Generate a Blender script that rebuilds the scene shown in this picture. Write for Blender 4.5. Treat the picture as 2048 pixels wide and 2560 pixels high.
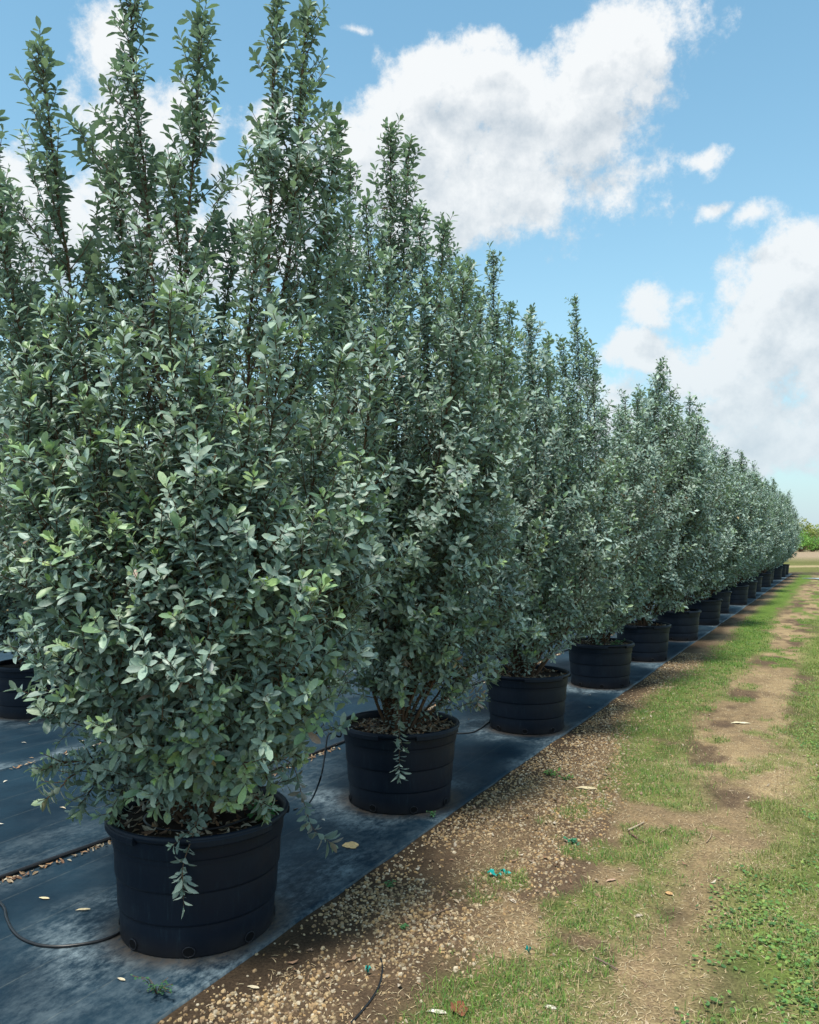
import bpy, math, random
import numpy as np
from mathutils import Matrix, Vector

R = math.radians
scene = bpy.context.scene
for o in list(bpy.data.objects):
    bpy.data.objects.remove(o)

# ------------------------------------------------------------------ camera
CAM_H = 1.52
FPX = 2048.0                                   # focal length in photo pixels (photo 2048 x 2560)
PITCH = math.atan(70.0 / FPX)
cam_d = bpy.data.cameras.new('camera')
cam = bpy.data.objects.new('camera', cam_d)
scene.collection.objects.link(cam)
cam_d.sensor_fit = 'HORIZONTAL'
cam_d.sensor_width = 36.0
cam_d.lens = 36.0
cam_d.clip_start = 0.05
cam_d.clip_end = 6000
cam.location = (0, 0, CAM_H)
cam.rotation_euler = (math.pi / 2 + PITCH, 0, 0)
scene.camera = cam

# ------------------------------------------------------------------ light
SUN_EL, SUN_AZ = 69.0, -156.0                  # azimuth from +Y (view direction), negative = left
SUN_STRENGTH, SUN_ANGLE = 3.4, 12.0
SKY_STRENGTH = 0.15
EXPOSURE = 0.65

scene.render.engine = 'CYCLES'
scene.view_settings.view_transform = 'Standard'
scene.view_settings.look = 'None'
scene.view_settings.gamma = 1.0
scene.view_settings.use_curve_mapping = False
scene.view_settings.exposure = EXPOSURE
scene.cycles.max_bounces = 8
scene.cycles.diffuse_bounces = 4
scene.cycles.transmission_bounces = 6
scene.cycles.transparent_max_bounces = 8

sun_dir = Vector((math.sin(R(SUN_AZ)) * math.cos(R(SUN_EL)), math.cos(R(SUN_AZ)) * math.cos(R(SUN_EL)), math.sin(R(SUN_EL))))
sun_d = bpy.data.lights.new('sun', 'SUN')
sun_d.energy = SUN_STRENGTH
sun_d.angle = R(SUN_ANGLE)
sun_d.color = (1.0, 0.95, 0.86)
sun = bpy.data.objects.new('sun', sun_d)
scene.collection.objects.link(sun)
sun.rotation_euler = (-sun_dir).to_track_quat('-Z', 'Y').to_euler()
sun.location = (0, 0, 30)

world = bpy.data.worlds.new('World')
scene.world = world
world.use_nodes = True
try:
    world.cycles.sampling_method = 'MANUAL'
    world.cycles.sample_map_resolution = 512
except Exception:
    pass


class NT:
    """small helper to write node trees"""
    def __init__(self, tree):
        self.t = tree

    def n(self, typ, **kw):
        nd = self.t.nodes.new(typ)
        for k, v in kw.items():
            setattr(nd, k, v)
        return nd

    def link(self, a, b):
        self.t.links.new(a, b)

    def put(self, sock, v):
        if isinstance(v, (int, float)):
            sock.default_value = v
        elif isinstance(v, (tuple, list)):
            if len(v) == 3 and len(sock.default_value) == 4:
                v = tuple(v) + (1.0,)
            sock.default_value = v
        else:
            self.link(v, sock)

    def math(self, op, a, b=None, c=None, clamp=False):
        nd = self.n('ShaderNodeMath', operation=op, use_clamp=clamp)
        self.put(nd.inputs[0], a)
        if b is not None:
            self.put(nd.inputs[1], b)
        if c is not None:
            self.put(nd.inputs[2], c)
        return nd.outputs[0]

    def vec(self, op, a, b=None):
        nd = self.n('ShaderNodeVectorMath', operation=op)
        self.put(nd.inputs[0], a)
        if b is not None:
            self.put(nd.inputs[1], b)
        return nd

    def mix(self, f, a, b, blend='MIX'):
        nd = self.n('ShaderNodeMix', data_type='RGBA', blend_type=blend)
        self.put(nd.inputs[0], f)
        self.put(nd.inputs[6], a)
        self.put(nd.inputs[7], b)
        return nd.outputs[2]

    def noise(self, vec, scale, detail=4.0, rough=0.55, out=0):
        nd = self.n('ShaderNodeTexNoise')
        if vec is not None:
            self.link(vec, nd.inputs['Vector'])
        nd.inputs['Scale'].default_value = scale
        nd.inputs['Detail'].default_value = detail
        nd.inputs['Roughness'].default_value = rough
        return nd.outputs[out]

    def ramp(self, v, lo, hi, a=0.0, b=1.0, smooth=True):
        nd = self.n('ShaderNodeMapRange', interpolation_type='SMOOTHSTEP' if smooth else 'LINEAR')
        self.put(nd.inputs['Value'], v)
        nd.inputs['From Min'].default_value = lo
        nd.inputs['From Max'].default_value = hi
        nd.inputs['To Min'].default_value = a
        nd.inputs['To Max'].default_value = b
        return nd.outputs['Result']


# clouds of the day: (photo px x, y, half width, half height, weight)
CLOUDS = [
    (1600, 130, 165, 120, 1.0), (1470, 190, 210, 150, 1.0), (1260, 180, 230, 130, 1.0), (1090, 170, 130, 100, 1.0),
    (1060, 330, 220, 170, 1.0), (1260, 420, 260, 190, 1.05), (1420, 300, 200, 150, 1.0), (1150, 530, 220, 110, 1.0),
    (950, 420, 170, 190, 1.0), (1330, 500, 200, 110, 0.95), (1080, 470, 220, 150, 1.0), (1200, 40, 130, 90, 0.55), (1640, 230, 120, 70, 0.8),
    (1730, 372, 110, 40, 0.55), (1870, 545, 110, 90, 0.36), (1765, 500, 70, 50, 0.3),
    (1650, 790, 105, 80, 0.95), (1620, 900, 140, 70, 0.85), (2030, 730, 210, 130, 1.1), (1960, 850, 170, 140, 1.05),
    (1780, 930, 150, 80, 0.95), (1700, 1090, 380, 120, 0.75), (1960, 1130, 320, 110, 0.85), (60, 470, 170, 130, 0.9), (700, 480, 120, 130, 0.9), (420, 560, 180, 150, 1.0), (1860, 1010, 240, 120, 0.95), (2090, 960, 200, 180, 1.0), (1560, 1010, 160, 80, 0.6),
    (120, 560, 190, 150, 1.0), (245, 100, 80, 130, 0.75), (330, 470, 170, 190, 1.0), (480, 270, 90, 90, 0.75),
    (640, 300, 70, 80, 0.7), (850, 580, 110, 90, 0.9), (600, 640, 220, 150, 1.0), (900, 30, 90, 40, 0.3),
]


def cloud_group():
    g = bpy.data.node_groups.new('cloud_density', 'ShaderNodeTree')
    g.interface.new_socket('Vector', in_out='INPUT', socket_type='NodeSocketVector')
    g.interface.new_socket('Density', in_out='OUTPUT', socket_type='NodeSocketFloat')
    t = NT(g)
    gi = t.n('NodeGroupInput')
    go = t.n('NodeGroupOutput')
    v = gi.outputs[0]
    sep = t.n('ShaderNodeSeparateXYZ')
    t.link(v, sep.inputs[0])
    az = t.math('ARCTAN2', sep.outputs[0], sep.outputs[1])
    el = t.math('ARCSINE', sep.outputs[2])
    com = t.n('ShaderNodeCombineXYZ')
    t.link(az, com.inputs[0]); t.link(el, com.inputs[1])
    w = t.noise(v, 7.0, 3.0, 0.6, out=1)
    w = t.vec('SUBTRACT', w, (0.5, 0.5, 0.5)).outputs[0]
    w = t.vec('MULTIPLY', w, (0.13, 0.13, 0.0)).outputs[0]
    p = t.vec('ADD', com.outputs[0], w).outputs[0]
    field = None
    for (px, py, rx, ry, wt) in CLOUDS:
        u, vv = (px - 1024) / FPX, (1350 - py) / FPX
        a0 = math.atan(u)
        e0 = math.atan(vv * math.cos(a0))
        sc = math.cos(a0) ** 2
        d = t.vec('SUBTRACT', p, (a0, e0, 0)).outputs[0]
        d = t.vec('MULTIPLY', d, (FPX / (rx * 1.08) / max(sc, .5), FPX / (ry * 1.08) / max(math.cos(e0) ** 2, .6), 0)).outputs[0]
        ln = t.vec('LENGTH', d).outputs['Value']
        f = t.math('SUBTRACT', wt, ln)
        field = f if field is None else t.math('SMOOTH_MAX', field, f, 0.25)
    # the same kind of scattered cumulus over the rest of the sky
    n2 = t.noise(v, 2.3, 3.0, 0.5)
    gen = t.math('MULTIPLY', t.math('SUBTRACT', n2, 0.53), 7.0)
    off = t.vec('LENGTH', t.vec('SUBTRACT', com.outputs[0], (0.0, 0.12, 0)).outputs[0]).outputs['Value']
    m = t.ramp(off, 0.62, 0.85)
    gen = t.math('ADD', gen, t.math('MULTIPLY', t.math('SUBTRACT', 1.0, m), -4.0))
    field = t.math('MAXIMUM', field, gen)
    field = t.math('MAXIMUM', field, -1.2)
    fb = t.noise(v, 12.0, 13.0, 0.68)
    dens = t.math('ADD', field, t.math('MULTIPLY', t.math('SUBTRACT', fb, 0.49), 2.8))
    t.link(dens, go.inputs[0])
    return g


def build_world():
    t = NT(world.node_tree)
    world.node_tree.nodes.clear()
    out = t.n('ShaderNodeOutputWorld')
    tc = t.n('ShaderNodeTexCoord')
    v = t.vec('NORMALIZE', tc.outputs['Generated']).outputs[0]
    sky = t.n('ShaderNodeTexSky', sky_type='NISHITA')
    sky.sun_disc = False
    sky.sun_elevation = R(SUN_EL)
    sky.sun_rotation = R(SUN_AZ)
    sky.air_density = 1.0
    sky.dust_density = 1.2
    sky.ozone_density = 1.0
    skyc = t.mix(1.0, sky.outputs[0], (0.72, 1.07, 0.98, 1.0), 'MULTIPLY')
    bg1 = t.n('ShaderNodeBackground')
    t.link(skyc, bg1.inputs[0])
    bg1.inputs[1].default_value = SKY_STRENGTH
    grp = cloud_group()
    d0 = t.n('ShaderNodeGroup'); d0.node_tree = grp
    t.link(v, d0.inputs[0])
    # brighter on the sides turned to the sun, greyer in the thick lower bodies
    v2 = t.vec('NORMALIZE', t.vec('ADD', v, tuple(Vector((-0.25, 0.0, 1.0)).normalized() * 0.050)).outputs[0]).outputs[0]
    d1 = t.n('ShaderNodeGroup'); d1.node_tree = grp
    t.link(v2, d1.inputs[0])
    den = d0.outputs[0]
    alpha = t.ramp(den, -0.08, 0.50)
    lit = t.math('SUBTRACT', den, d1.outputs[0])
    core = t.ramp(den, 0.45, 1.5)
    fa = t.noise(v, 16.0, 8.0, 0.6)
    fb_ = t.noise(t.vec('ADD', v, tuple(Vector((-0.25, 0.0, 1.0)).normalized() * 0.012)).outputs[0], 16.0, 8.0, 0.6)
    lit = t.math('ADD', lit, t.math('MULTIPLY', t.math('SUBTRACT', fa, fb_), 2.2))
    sh = t.math('ADD', t.math('MULTIPLY', lit, 0.62), t.math('SUBTRACT', 0.86, t.math('MULTIPLY', core, 0.74)), clamp=True)
    cc = t.mix(sh, (0.42, 0.51, 0.60, 1), (1.02, 1.03, 1.03, 1))
    bg2 = t.n('ShaderNodeBackground')
    t.link(cc, bg2.inputs[0])
    bg2.inputs[1].default_value = 0.62
    # pale moist air towards the horizon
    sep = t.n('ShaderNodeSeparateXYZ')
    t.link(v, sep.inputs[0])
    hz = t.math('POWER', 2.718, t.math('MULTIPLY', t.math('MAXIMUM', sep.outputs[2], 0.0), -4.8))
    hz = t.math('MULTIPLY', hz, 0.985)
    bg3 = t.n('ShaderNodeBackground')
    bg3.inputs[0].default_value = (0.60, 0.72, 0.80, 1)
    bg3.inputs[1].default_value = 0.66
    m1 = t.n('ShaderNodeMixShader'); t.link(t.math('MULTIPLY', alpha, 0.95), m1.inputs[0]); t.link(bg1.outputs[0], m1.inputs[1]); t.link(bg2.outputs[0], m1.inputs[2])
    m2 = t.n('ShaderNodeMixShader'); t.link(hz, m2.inputs[0]); t.link(m1.outputs[0], m2.inputs[1]); t.link(bg3.outputs[0], m2.inputs[2])
    t.link(m2.outputs[0], out.inputs[0])


build_world()

# ------------------------------------------------------------------ helpers
COL = scene.collection
rng = np.random.default_rng(7)
UP = np.array([0, 0, 1.0])

# the row of pots: s runs along it, t away from it towards the grass
P1 = np.array([-0.836, 3.30])
DIR = np.array([0.525, 1.0]); DIR /= np.linalg.norm(DIR)
NRM = np.array([DIR[1], -DIR[0]])


def st(s, t, z=0.0):
    q = P1 + np.multiply.outer(np.asarray(s, float), DIR) + np.multiply.outer(np.asarray(t, float), NRM)
    zz = np.broadcast_to(np.asarray(z, float), q.shape[:-1])[..., None]
    return np.concatenate([q, zz], -1)


def to_st(x, y):
    q0, q1 = np.asarray(x) - P1[0], np.asarray(y) - P1[1]
    return q0 * DIR[0] + q1 * DIR[1], q0 * NRM[0] + q1 * NRM[1]


def ray(px, py):
    a, b = (px - 1024) / FPX, (1280 - py) / FPX
    return np.array([a, math.cos(PITCH) - b * math.sin(PITCH), math.sin(PITCH) + b * math.cos(PITCH)])


def gp(px, py, z=0.0):
    """where a photo pixel meets the ground plane"""
    r = ray(px, py)
    k = (z - CAM_H) / r[2]
    return np.array([0, 0, CAM_H]) + r * k


def at(px, py, y):
    r = ray(px, py)
    return np.array([0, 0, CAM_H]) + r * (y / r[1])


def _hash(ix, iy, seed):
    h = (ix.astype(np.int64) * 374761393 + iy.astype(np.int64) * 668265263 + seed * 1274126177) & 0xFFFFFFFF
    h = ((h ^ (h >> 13)) * 1274126177) & 0xFFFFFFFF
    return ((h ^ (h >> 16)) & 0xFFFF) / 65535.0


def vnoise(x, y, seed=0):
    x = np.asarray(x, float); y = np.asarray(y, float)
    ix, iy = np.floor(x), np.floor(y)
    fx, fy = x - ix, y - iy
    fx, fy = fx * fx * (3 - 2 * fx), fy * fy * (3 - 2 * fy)
    a, b = _hash(ix, iy, seed), _hash(ix + 1, iy, seed)
    c, d = _hash(ix, iy + 1, seed), _hash(ix + 1, iy + 1, seed)
    return (a * (1 - fx) + b * fx) * (1 - fy) + (c * (1 - fx) + d * fx) * fy


def fbm(x, y, seed=0, octv=4):
    s, a, n = 0.0, 1.0, 0.0
    for k in range(octv):
        s = s + a * vnoise(x * 2 ** k + 17.3 * k, y * 2 ** k - 9.1 * k, seed + k)
        n += a
        a *= 0.5
    return s / n


def sstep(lo, hi, v):
    u = np.clip((v - lo) / (hi - lo), 0, 1)
    return u * u * (3 - 2 * u)


def make_mesh(name, verts, faces, mat=None, cols=None, smooth=True):
    """faces: one int array (n,k) or a list of such arrays"""
    me = bpy.data.meshes.new(name)
    verts = np.asarray(verts, np.float32).reshape(-1, 3)
    fl = [np.asarray(f, np.int32) for f in (faces if isinstance(faces, list) else [faces]) if len(f)]
    loops = np.concatenate([f.ravel() for f in fl])
    tot = np.concatenate([np.full(len(f), f.shape[1], np.int32) for f in fl])
    start = np.concatenate([[0], np.cumsum(tot)[:-1]]).astype(np.int32)
    me.vertices.add(len(verts)); me.vertices.foreach_set('co', verts.ravel())
    me.loops.add(len(loops)); me.loops.foreach_set('vertex_index', loops)
    me.polygons.add(len(tot)); me.polygons.foreach_set('loop_start', start)
    try:
        me.polygons.foreach_set('loop_total', tot)
    except Exception:
        pass
    me.polygons.foreach_set('use_smooth', np.full(len(tot), smooth, bool))
    me.update(calc_edges=True)
    if cols is not None:
        c = np.ones((len(verts), 4), np.float32)
        c[:, :3] = cols
        at_ = me.color_attributes.new('Col', 'FLOAT_COLOR', 'POINT')
        at_.data.foreach_set('color', c.ravel())
    if mat is not None:
        me.materials.append(mat)
    return me


def link(name, me, parent=None, loc=None):
    o = bpy.data.objects.new(name, me)
    COL.objects.link(o)
    if parent is not None:
        o.parent = parent
    if loc is not None:
        o.location = loc
    return o


def tag(o, label=None, cat=None, group=None, kind=None):
    if label: o['label'] = label
    if cat: o['category'] = cat
    if group: o['group'] = group
    if kind: o['kind'] = kind
    return o


def empty(name, loc, label, cat, group=None):
    o = bpy.data.objects.new(name, None)
    o.empty_display_size = 0.1
    COL.objects.link(o)
    o.location = loc
    return tag(o, label, cat, group)


def copy_tree(o, parent=None):
    c = o.copy()
    COL.objects.link(c)
    c.parent = parent
    for ch in o.children:
        copy_tree(ch, c)
    return c


def frames(pts):
    pts = np.asarray(pts, float)
    tg = np.gradient(pts, axis=0)
    tg /= np.linalg.norm(tg, axis=1, keepdims=True) + 1e-9
    ref = np.array([0.31, 0.17, 0.93]) if abs(tg[0, 2]) < 0.9 else np.array([1.0, 0.1, 0])
    a = np.cross(tg, ref); a /= np.linalg.norm(a, axis=1, keepdims=True) + 1e-9
    b = np.cross(tg, a)
    return pts, tg, a, b


def tube(pts, rad, ns=6):
    pts, tg, a, b = frames(pts)
    rad = np.broadcast_to(np.asarray(rad, float), (len(pts),))
    th = np.arange(ns) * 2 * math.pi / ns
    v = pts[:, None] + rad[:, None, None] * (np.cos(th)[None, :, None] * a[:, None] + np.sin(th)[None, :, None] * b[:, None])
    i = np.arange(len(pts) - 1)[:, None] * ns
    j = np.arange(ns)[None]
    k = (j + 1) % ns
    f = np.stack([i + j, i + k, i + ns + k, i + ns + j], -1).reshape(-1, 4)
    return v.reshape(-1, 3), f


def smooth_path(p, n=8):
    """Catmull-Rom through control points"""
    p = np.asarray(p, float)
    p = np.vstack([2 * p[0] - p[1], p, 2 * p[-1] - p[-2]])
    out = []
    for i in range(1, len(p) - 2):
        for u in np.linspace(0, 1, n, endpoint=False):
            a, b, c, d = p[i - 1], p[i], p[i + 1], p[i + 2]
            out.append(.5 * (2 * b + (c - a) * u + (2 * a - 5 * b + 4 * c - d) * u ** 2 + (3 * b - a - 3 * c + d) * u ** 3))
    out.append(p[-2])
    return np.array(out)


class Bag:
    def __init__(self):
        self.v, self.f, self.c, self.n = [], {}, [], 0

    def add(self, v, f, col=None):
        v = np.asarray(v, float).reshape(-1, 3)
        f = np.asarray(f)
        self.f.setdefault(f.shape[1], []).append(f + self.n)
        self.v.append(v)
        if col is not None:
            self.c.append(np.broadcast_to(np.asarray(col, float), v.shape))
        self.n += len(v)

    def mesh(self, name, mat, smooth=True):
        return make_mesh(name, np.concatenate(self.v), [np.concatenate(x) for x in self.f.values()], mat,
                         np.concatenate(self.c) if self.c else None, smooth)


def scatter(tv, tf, pos, M, cols):
    """copies of a template (k,3) with 3x3 matrices M (columns = axes x scale) at pos"""
    n, k = len(pos), len(tv)
    v = np.einsum('nij,kj->nki', M, tv) + pos[:, None]
    f = (tf[None] + (np.arange(n) * k)[:, None, None]).reshape(-1, tf.shape[1])
    c = np.repeat(cols, k, axis=0) if cols is not None else None
    return v.reshape(-1, 3), f, c


# ------------------------------------------------------------------ materials
def new_mat(name):
    m = bpy.data.materials.new(name)
    m.use_nodes = True
    t = NT(m.node_tree)
    b = m.node_tree.nodes['Principled BSDF']
    return m, t, b


def set_in(b, name, v):
    if name in b.inputs:
        b.inputs[name].default_value = v


def col_attr(t):
    a = t.n('ShaderNodeAttribute')
    a.attribute_name = 'Col'
    return a.outputs['Color']


def mat_leaf(name, transl=0.22, rough=0.55, spec=0.35, pale=0.35):
    m, t, b = new_mat(name)
    c = col_attr(t)
    geo = t.n('ShaderNodeNewGeometry')
    nz = t.noise(geo.outputs['Position'], 160.0, 3.0)
    c2 = t.mix(t.ramp(nz, 0.3, 0.75), t.mix(1.0, c, (0.84, 0.86, 0.86, 1), 'MULTIPLY'), t.mix(1.0, c, (1.12, 1.12, 1.10, 1), 'MULTIPLY'))
    # both faces of these leaves wear silver hair, the lower one paler
    c3 = t.mix(geo.outputs['Backfacing'], c2, t.mix(pale, c2, (0.26, 0.32, 0.29, 1)))
    t.link(c3, b.inputs['Base Color'])
    b.inputs['Roughness'].default_value = rough
    set_in(b, 'Specular IOR Level', spec)
    set_in(b, 'Sheen Weight', 0.25)
    set_in(b, 'Sheen Roughness', 0.5)
    tr = t.n('ShaderNodeBsdfTranslucent')
    t.link(t.mix(1.0, c3, (1.15, 1.35, 0.7, 1), 'MULTIPLY'), tr.inputs[0])
    mx = t.n('ShaderNodeMixShader')
    mx.inputs[0].default_value = transl
    t.link(b.outputs[0], mx.inputs[1]); t.link(tr.outputs[0], mx.inputs[2])
    t.link(mx.outputs[0], m.node_tree.nodes['Material Output'].inputs[0])
    return m


def mat_col(name, rough=0.8, spec=0.2, nscale=60.0, lo=0.75, hi=1.25, bump=0.0):
    """surface colour from the piece's own colour, varied by noise"""
    m, t, b = new_mat(name)
    c = col_attr(t)
    geo = t.n('ShaderNodeNewGeometry')
    nz = t.noise(geo.outputs['Position'], nscale, 5.0, 0.65)
    c2 = t.mix(t.ramp(nz, 0.25, 0.8), t.mix(1.0, c, (lo, lo, lo, 1), 'MULTIPLY'), t.mix(1.0, c, (hi, hi, hi, 1), 'MULTIPLY'))
    t.link(c2, b.inputs['Base Color'])
    b.inputs['Roughness'].default_value = rough
    set_in(b, 'Specular IOR Level', spec)
    if bump:
        bp = t.n('ShaderNodeBump')
        bp.inputs['Strength'].default_value = bump
        bp.inputs['Distance'].default_value = 0.01
        t.link(nz, bp.inputs['Height'])
        t.link(bp.outputs[0], b.inputs['Normal'])
    return m


def mat_plain(name, col, rough=0.6, spec=0.4, vary=0.3, nscale=30.0, bump=0.1):
    m, t, b = new_mat(name)
    tc = t.n('ShaderNodeTexCoord')
    nz = t.noise(tc.outputs['Object'], nscale, 5.0, 0.6)
    a = tuple(x * (1 - vary) for x in col) + (1,)
    c = tuple(min(1, x * (1 + vary)) for x in col) + (1,)
    t.link(t.mix(nz, a, c), b.inputs['Base Color'])
    b.inputs['Roughness'].default_value = rough
    set_in(b, 'Specular IOR Level', spec)
    if bump:
        bp = t.n('ShaderNodeBump')
        bp.inputs['Strength'].default_value = bump
        bp.inputs['Distance'].default_value = 0.004
        t.link(nz, bp.inputs['Height'])
        t.link(bp.outputs[0], b.inputs['Normal'])
    return m


def mat_pot():
    m, t, b = new_mat('pot_plastic')
    tc = t.n('ShaderNodeTexCoord')
    sp = t.n('ShaderNodeSeparateXYZ'); t.link(tc.outputs['Object'], sp.inputs[0])
    ang = t.math('ARCTAN2', sp.outputs[0], sp.outputs[1])
    cb = t.n('ShaderNodeCombineXYZ')
    t.link(t.math('MULTIPLY', ang, 9.0), cb.inputs[0]); t.link(t.math('MULTIPLY', sp.outputs[2], 2.2), cb.inputs[1])
    streak = t.noise(cb.outputs[0], 4.0, 6.0, 0.7)
    cloud = t.noise(tc.outputs['Object'], 7.0, 5.0, 0.6)
    k = t.math('MULTIPLY', t.ramp(streak, 0.5, 0.8), t.ramp(cloud, 0.35, 0.7))
    c = t.mix(k, (0.0040, 0.0085, 0.0185, 1), (0.020, 0.040, 0.054, 1))
    low = t.ramp(sp.outputs[2], 0.0, 0.09, 0.5, 0.0)
    c = t.mix(t.math('MULTIPLY', low, cloud), c, (0.07, 0.055, 0.04, 1))
    t.link(c, b.inputs['Base Color'])
    t.link(t.ramp(cloud, 0.3, 0.7, 0.42, 0.6), b.inputs['Roughness'])
    set_in(b, 'Specular IOR Level', 0.24)
    bp = t.n('ShaderNodeBump'); bp.inputs['Strength'].default_value = 0.15; bp.inputs['Distance'].default_value = 0.004
    t.link(t.noise(tc.outputs['Object'], 26.0, 6.0, 0.65), bp.inputs['Height']); t.link(bp.outputs[0], b.inputs['Normal'])
    return m


def mat_fabric():
    """black woven ground cover with a pale guide thread every 30 cm"""
    m, t, b = new_mat('woven_ground_cover')
    uv = t.n('ShaderNodeUVMap'); uv.uv_map = 'UVMap'
    sp = t.n('ShaderNodeSeparateXYZ'); t.link(uv.outputs[0], sp.inputs[0])
    s_, t_ = sp.outputs[0], sp.outputs[1]
    fr = t.math('FRACT', t.math('DIVIDE', t.math('ADD', t_, 60.11), 0.30))
    thread = t.ramp(t.math('ABSOLUTE', t.math('SUBTRACT', fr, 0.5)), 0.006, 0.013, 1.0, 0.0)
    cb = t.n('ShaderNodeCombineXYZ'); t.link(t.math('MULTIPLY', s_, 0.6), cb.inputs[0]); t.link(t_, cb.inputs[1])
    n1 = t.noise(cb.outputs[0], 5.5, 9.0, 0.68)
    n2 = t.noise(uv.outputs[0], 1.1, 6.0, 0.6)
    n3 = t.noise(cb.outputs[0], 34.0, 7.0, 0.75)
    dust = col_attr(t)
    sd = t.n('ShaderNodeSeparateColor'); t.link(dust, sd.inputs[0])
    base = t.mix(t.ramp(n2, 0.3, 0.7), (0.0050, 0.0155, 0.0280, 1), (0.0120, 0.033, 0.053, 1))
    base = t.mix(t.math('MULTIPLY', t.ramp(n1, 0.52, 0.9), 0.35), base, (0.06, 0.085, 0.098, 1))
    base = t.mix(t.math('MULTIPLY', thread, t.ramp(n3, 0.3, 0.6, 0.05, 0.26)), base, (0.14, 0.145, 0.125, 1))
    dk = t.math('MULTIPLY', sd.outputs[0], t.ramp(t.math('ADD', t.math('MULTIPLY', n1, .5), t.math('MULTIPLY', n3, .5)), 0.40, 0.66))
    base = t.mix(t.math('MULTIPLY', dk, 0.95), base, (0.22, 0.28, 0.31, 1))
    base = t.mix(t.math('MULTIPLY', sd.outputs[1], t.ramp(n3, 0.25, 0.6)), base, (0.085, 0.062, 0.045, 1))
    t.link(base, b.inputs['Base Color'])
    t.link(t.ramp(n1, 0.3, 0.7, 0.5, 0.68), b.inputs['Roughness'])
    set_in(b, 'Specular IOR Level', 0.16)
    wv = t.math('ADD', t.math('SINE', t.math('MULTIPLY', s_, 2 * math.pi / 0.004)), t.math('SINE', t.math('MULTIPLY', t_, 2 * math.pi / 0.004)))
    bp = t.n('ShaderNodeBump'); bp.inputs['Strength'].default_value = 0.12; bp.inputs['Distance'].default_value = 0.006
    t.link(t.math('ADD', t.math('MULTIPLY', wv, 0.05), t.noise(uv.outputs[0], 9.0, 6.0, 0.6)), bp.inputs['Height'])
    t.link(bp.outputs[0], b.inputs['Normal'])
    return m


def mat_ground():
    m, t, b = new_mat('soil_and_turf')
    c = col_attr(t)
    geo = t.n('ShaderNodeNewGeometry')
    n1 = t.noise(geo.outputs['Position'], 85.0, 8.0, 0.75)
    n2 = t.noise(geo.outputs['Position'], 9.0, 6.0, 0.65)
    c2 = t.mix(t.ramp(n1, 0.25, 0.8), t.mix(1.0, c, (0.42, 0.40, 0.38, 1), 'MULTIPLY'), t.mix(1.0, c, (1.5, 1.48, 1.4, 1), 'MULTIPLY'))
    c2 = t.mix(t.ramp(n2, 0.3, 0.75), t.mix(1.0, c2, (0.8, 0.8, 0.8, 1), 'MULTIPLY'), t.mix(1.0, c2, (1.2, 1.18, 1.12, 1), 'MULTIPLY'))
    t.link(c2, b.inputs['Base Color'])
    b.inputs['Roughness'].default_value = 0.95
    set_in(b, 'Specular IOR Level', 0.12)
    bp = t.n('ShaderNodeBump'); bp.inputs['Strength'].default_value = 0.6; bp.inputs['Distance'].default_value = 0.012
    t.link(n1, bp.inputs['Height']); t.link(bp.outputs[0], b.inputs['Normal'])
    return m


M_LEAF = mat_leaf('silver_leaf', transl=0.16, rough=0.46, spec=0.5)
M_GRASS = mat_leaf('grass_blade', transl=0.3, rough=0.65, spec=0.2, pale=0.0)
M_DRY = mat_col('dry_leaf', 0.75, 0.2, 90.0)
M_STONE = mat_col('limestone_chip', 0.85, 0.25, 120.0, 0.8, 1.2)
M_BARK = mat_plain('bark', (0.115, 0.070, 0.045), 0.85, 0.2, 0.45, 45.0, 0.5)
M_POT = mat_pot()
M_HOLE = mat_plain('hole_shade', (0.006, 0.006, 0.007), 0.9, 0.1, 0.2, 20, 0)
M_SOIL = mat_plain('potting_soil', (0.035, 0.024, 0.017), 0.95, 0.1, 0.6, 70.0, 0.9)
M_FABRIC = mat_fabric()
M_GROUND = mat_ground()
M_HOSE = mat_plain('black_polythene', (0.012, 0.012, 0.014), 0.38, 0.5, 0.3, 12.0, 0.03)
M_TEAL = mat_plain('teal_plastic_film', (0.01, 0.30, 0.26), 0.3, 0.5, 0.3, 40.0, 0.3)

# ------------------------------------------------------------------ ground
MAT_EDGE = 0.345


def edge_t(s):
    return MAT_EDGE + 0.03 * (vnoise(s * 0.9, s * 0 + 3.1, 5) - 0.5) + 0.012 * (vnoise(s * 4.0, s * 0 + 8.1, 6) - 0.5)


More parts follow.
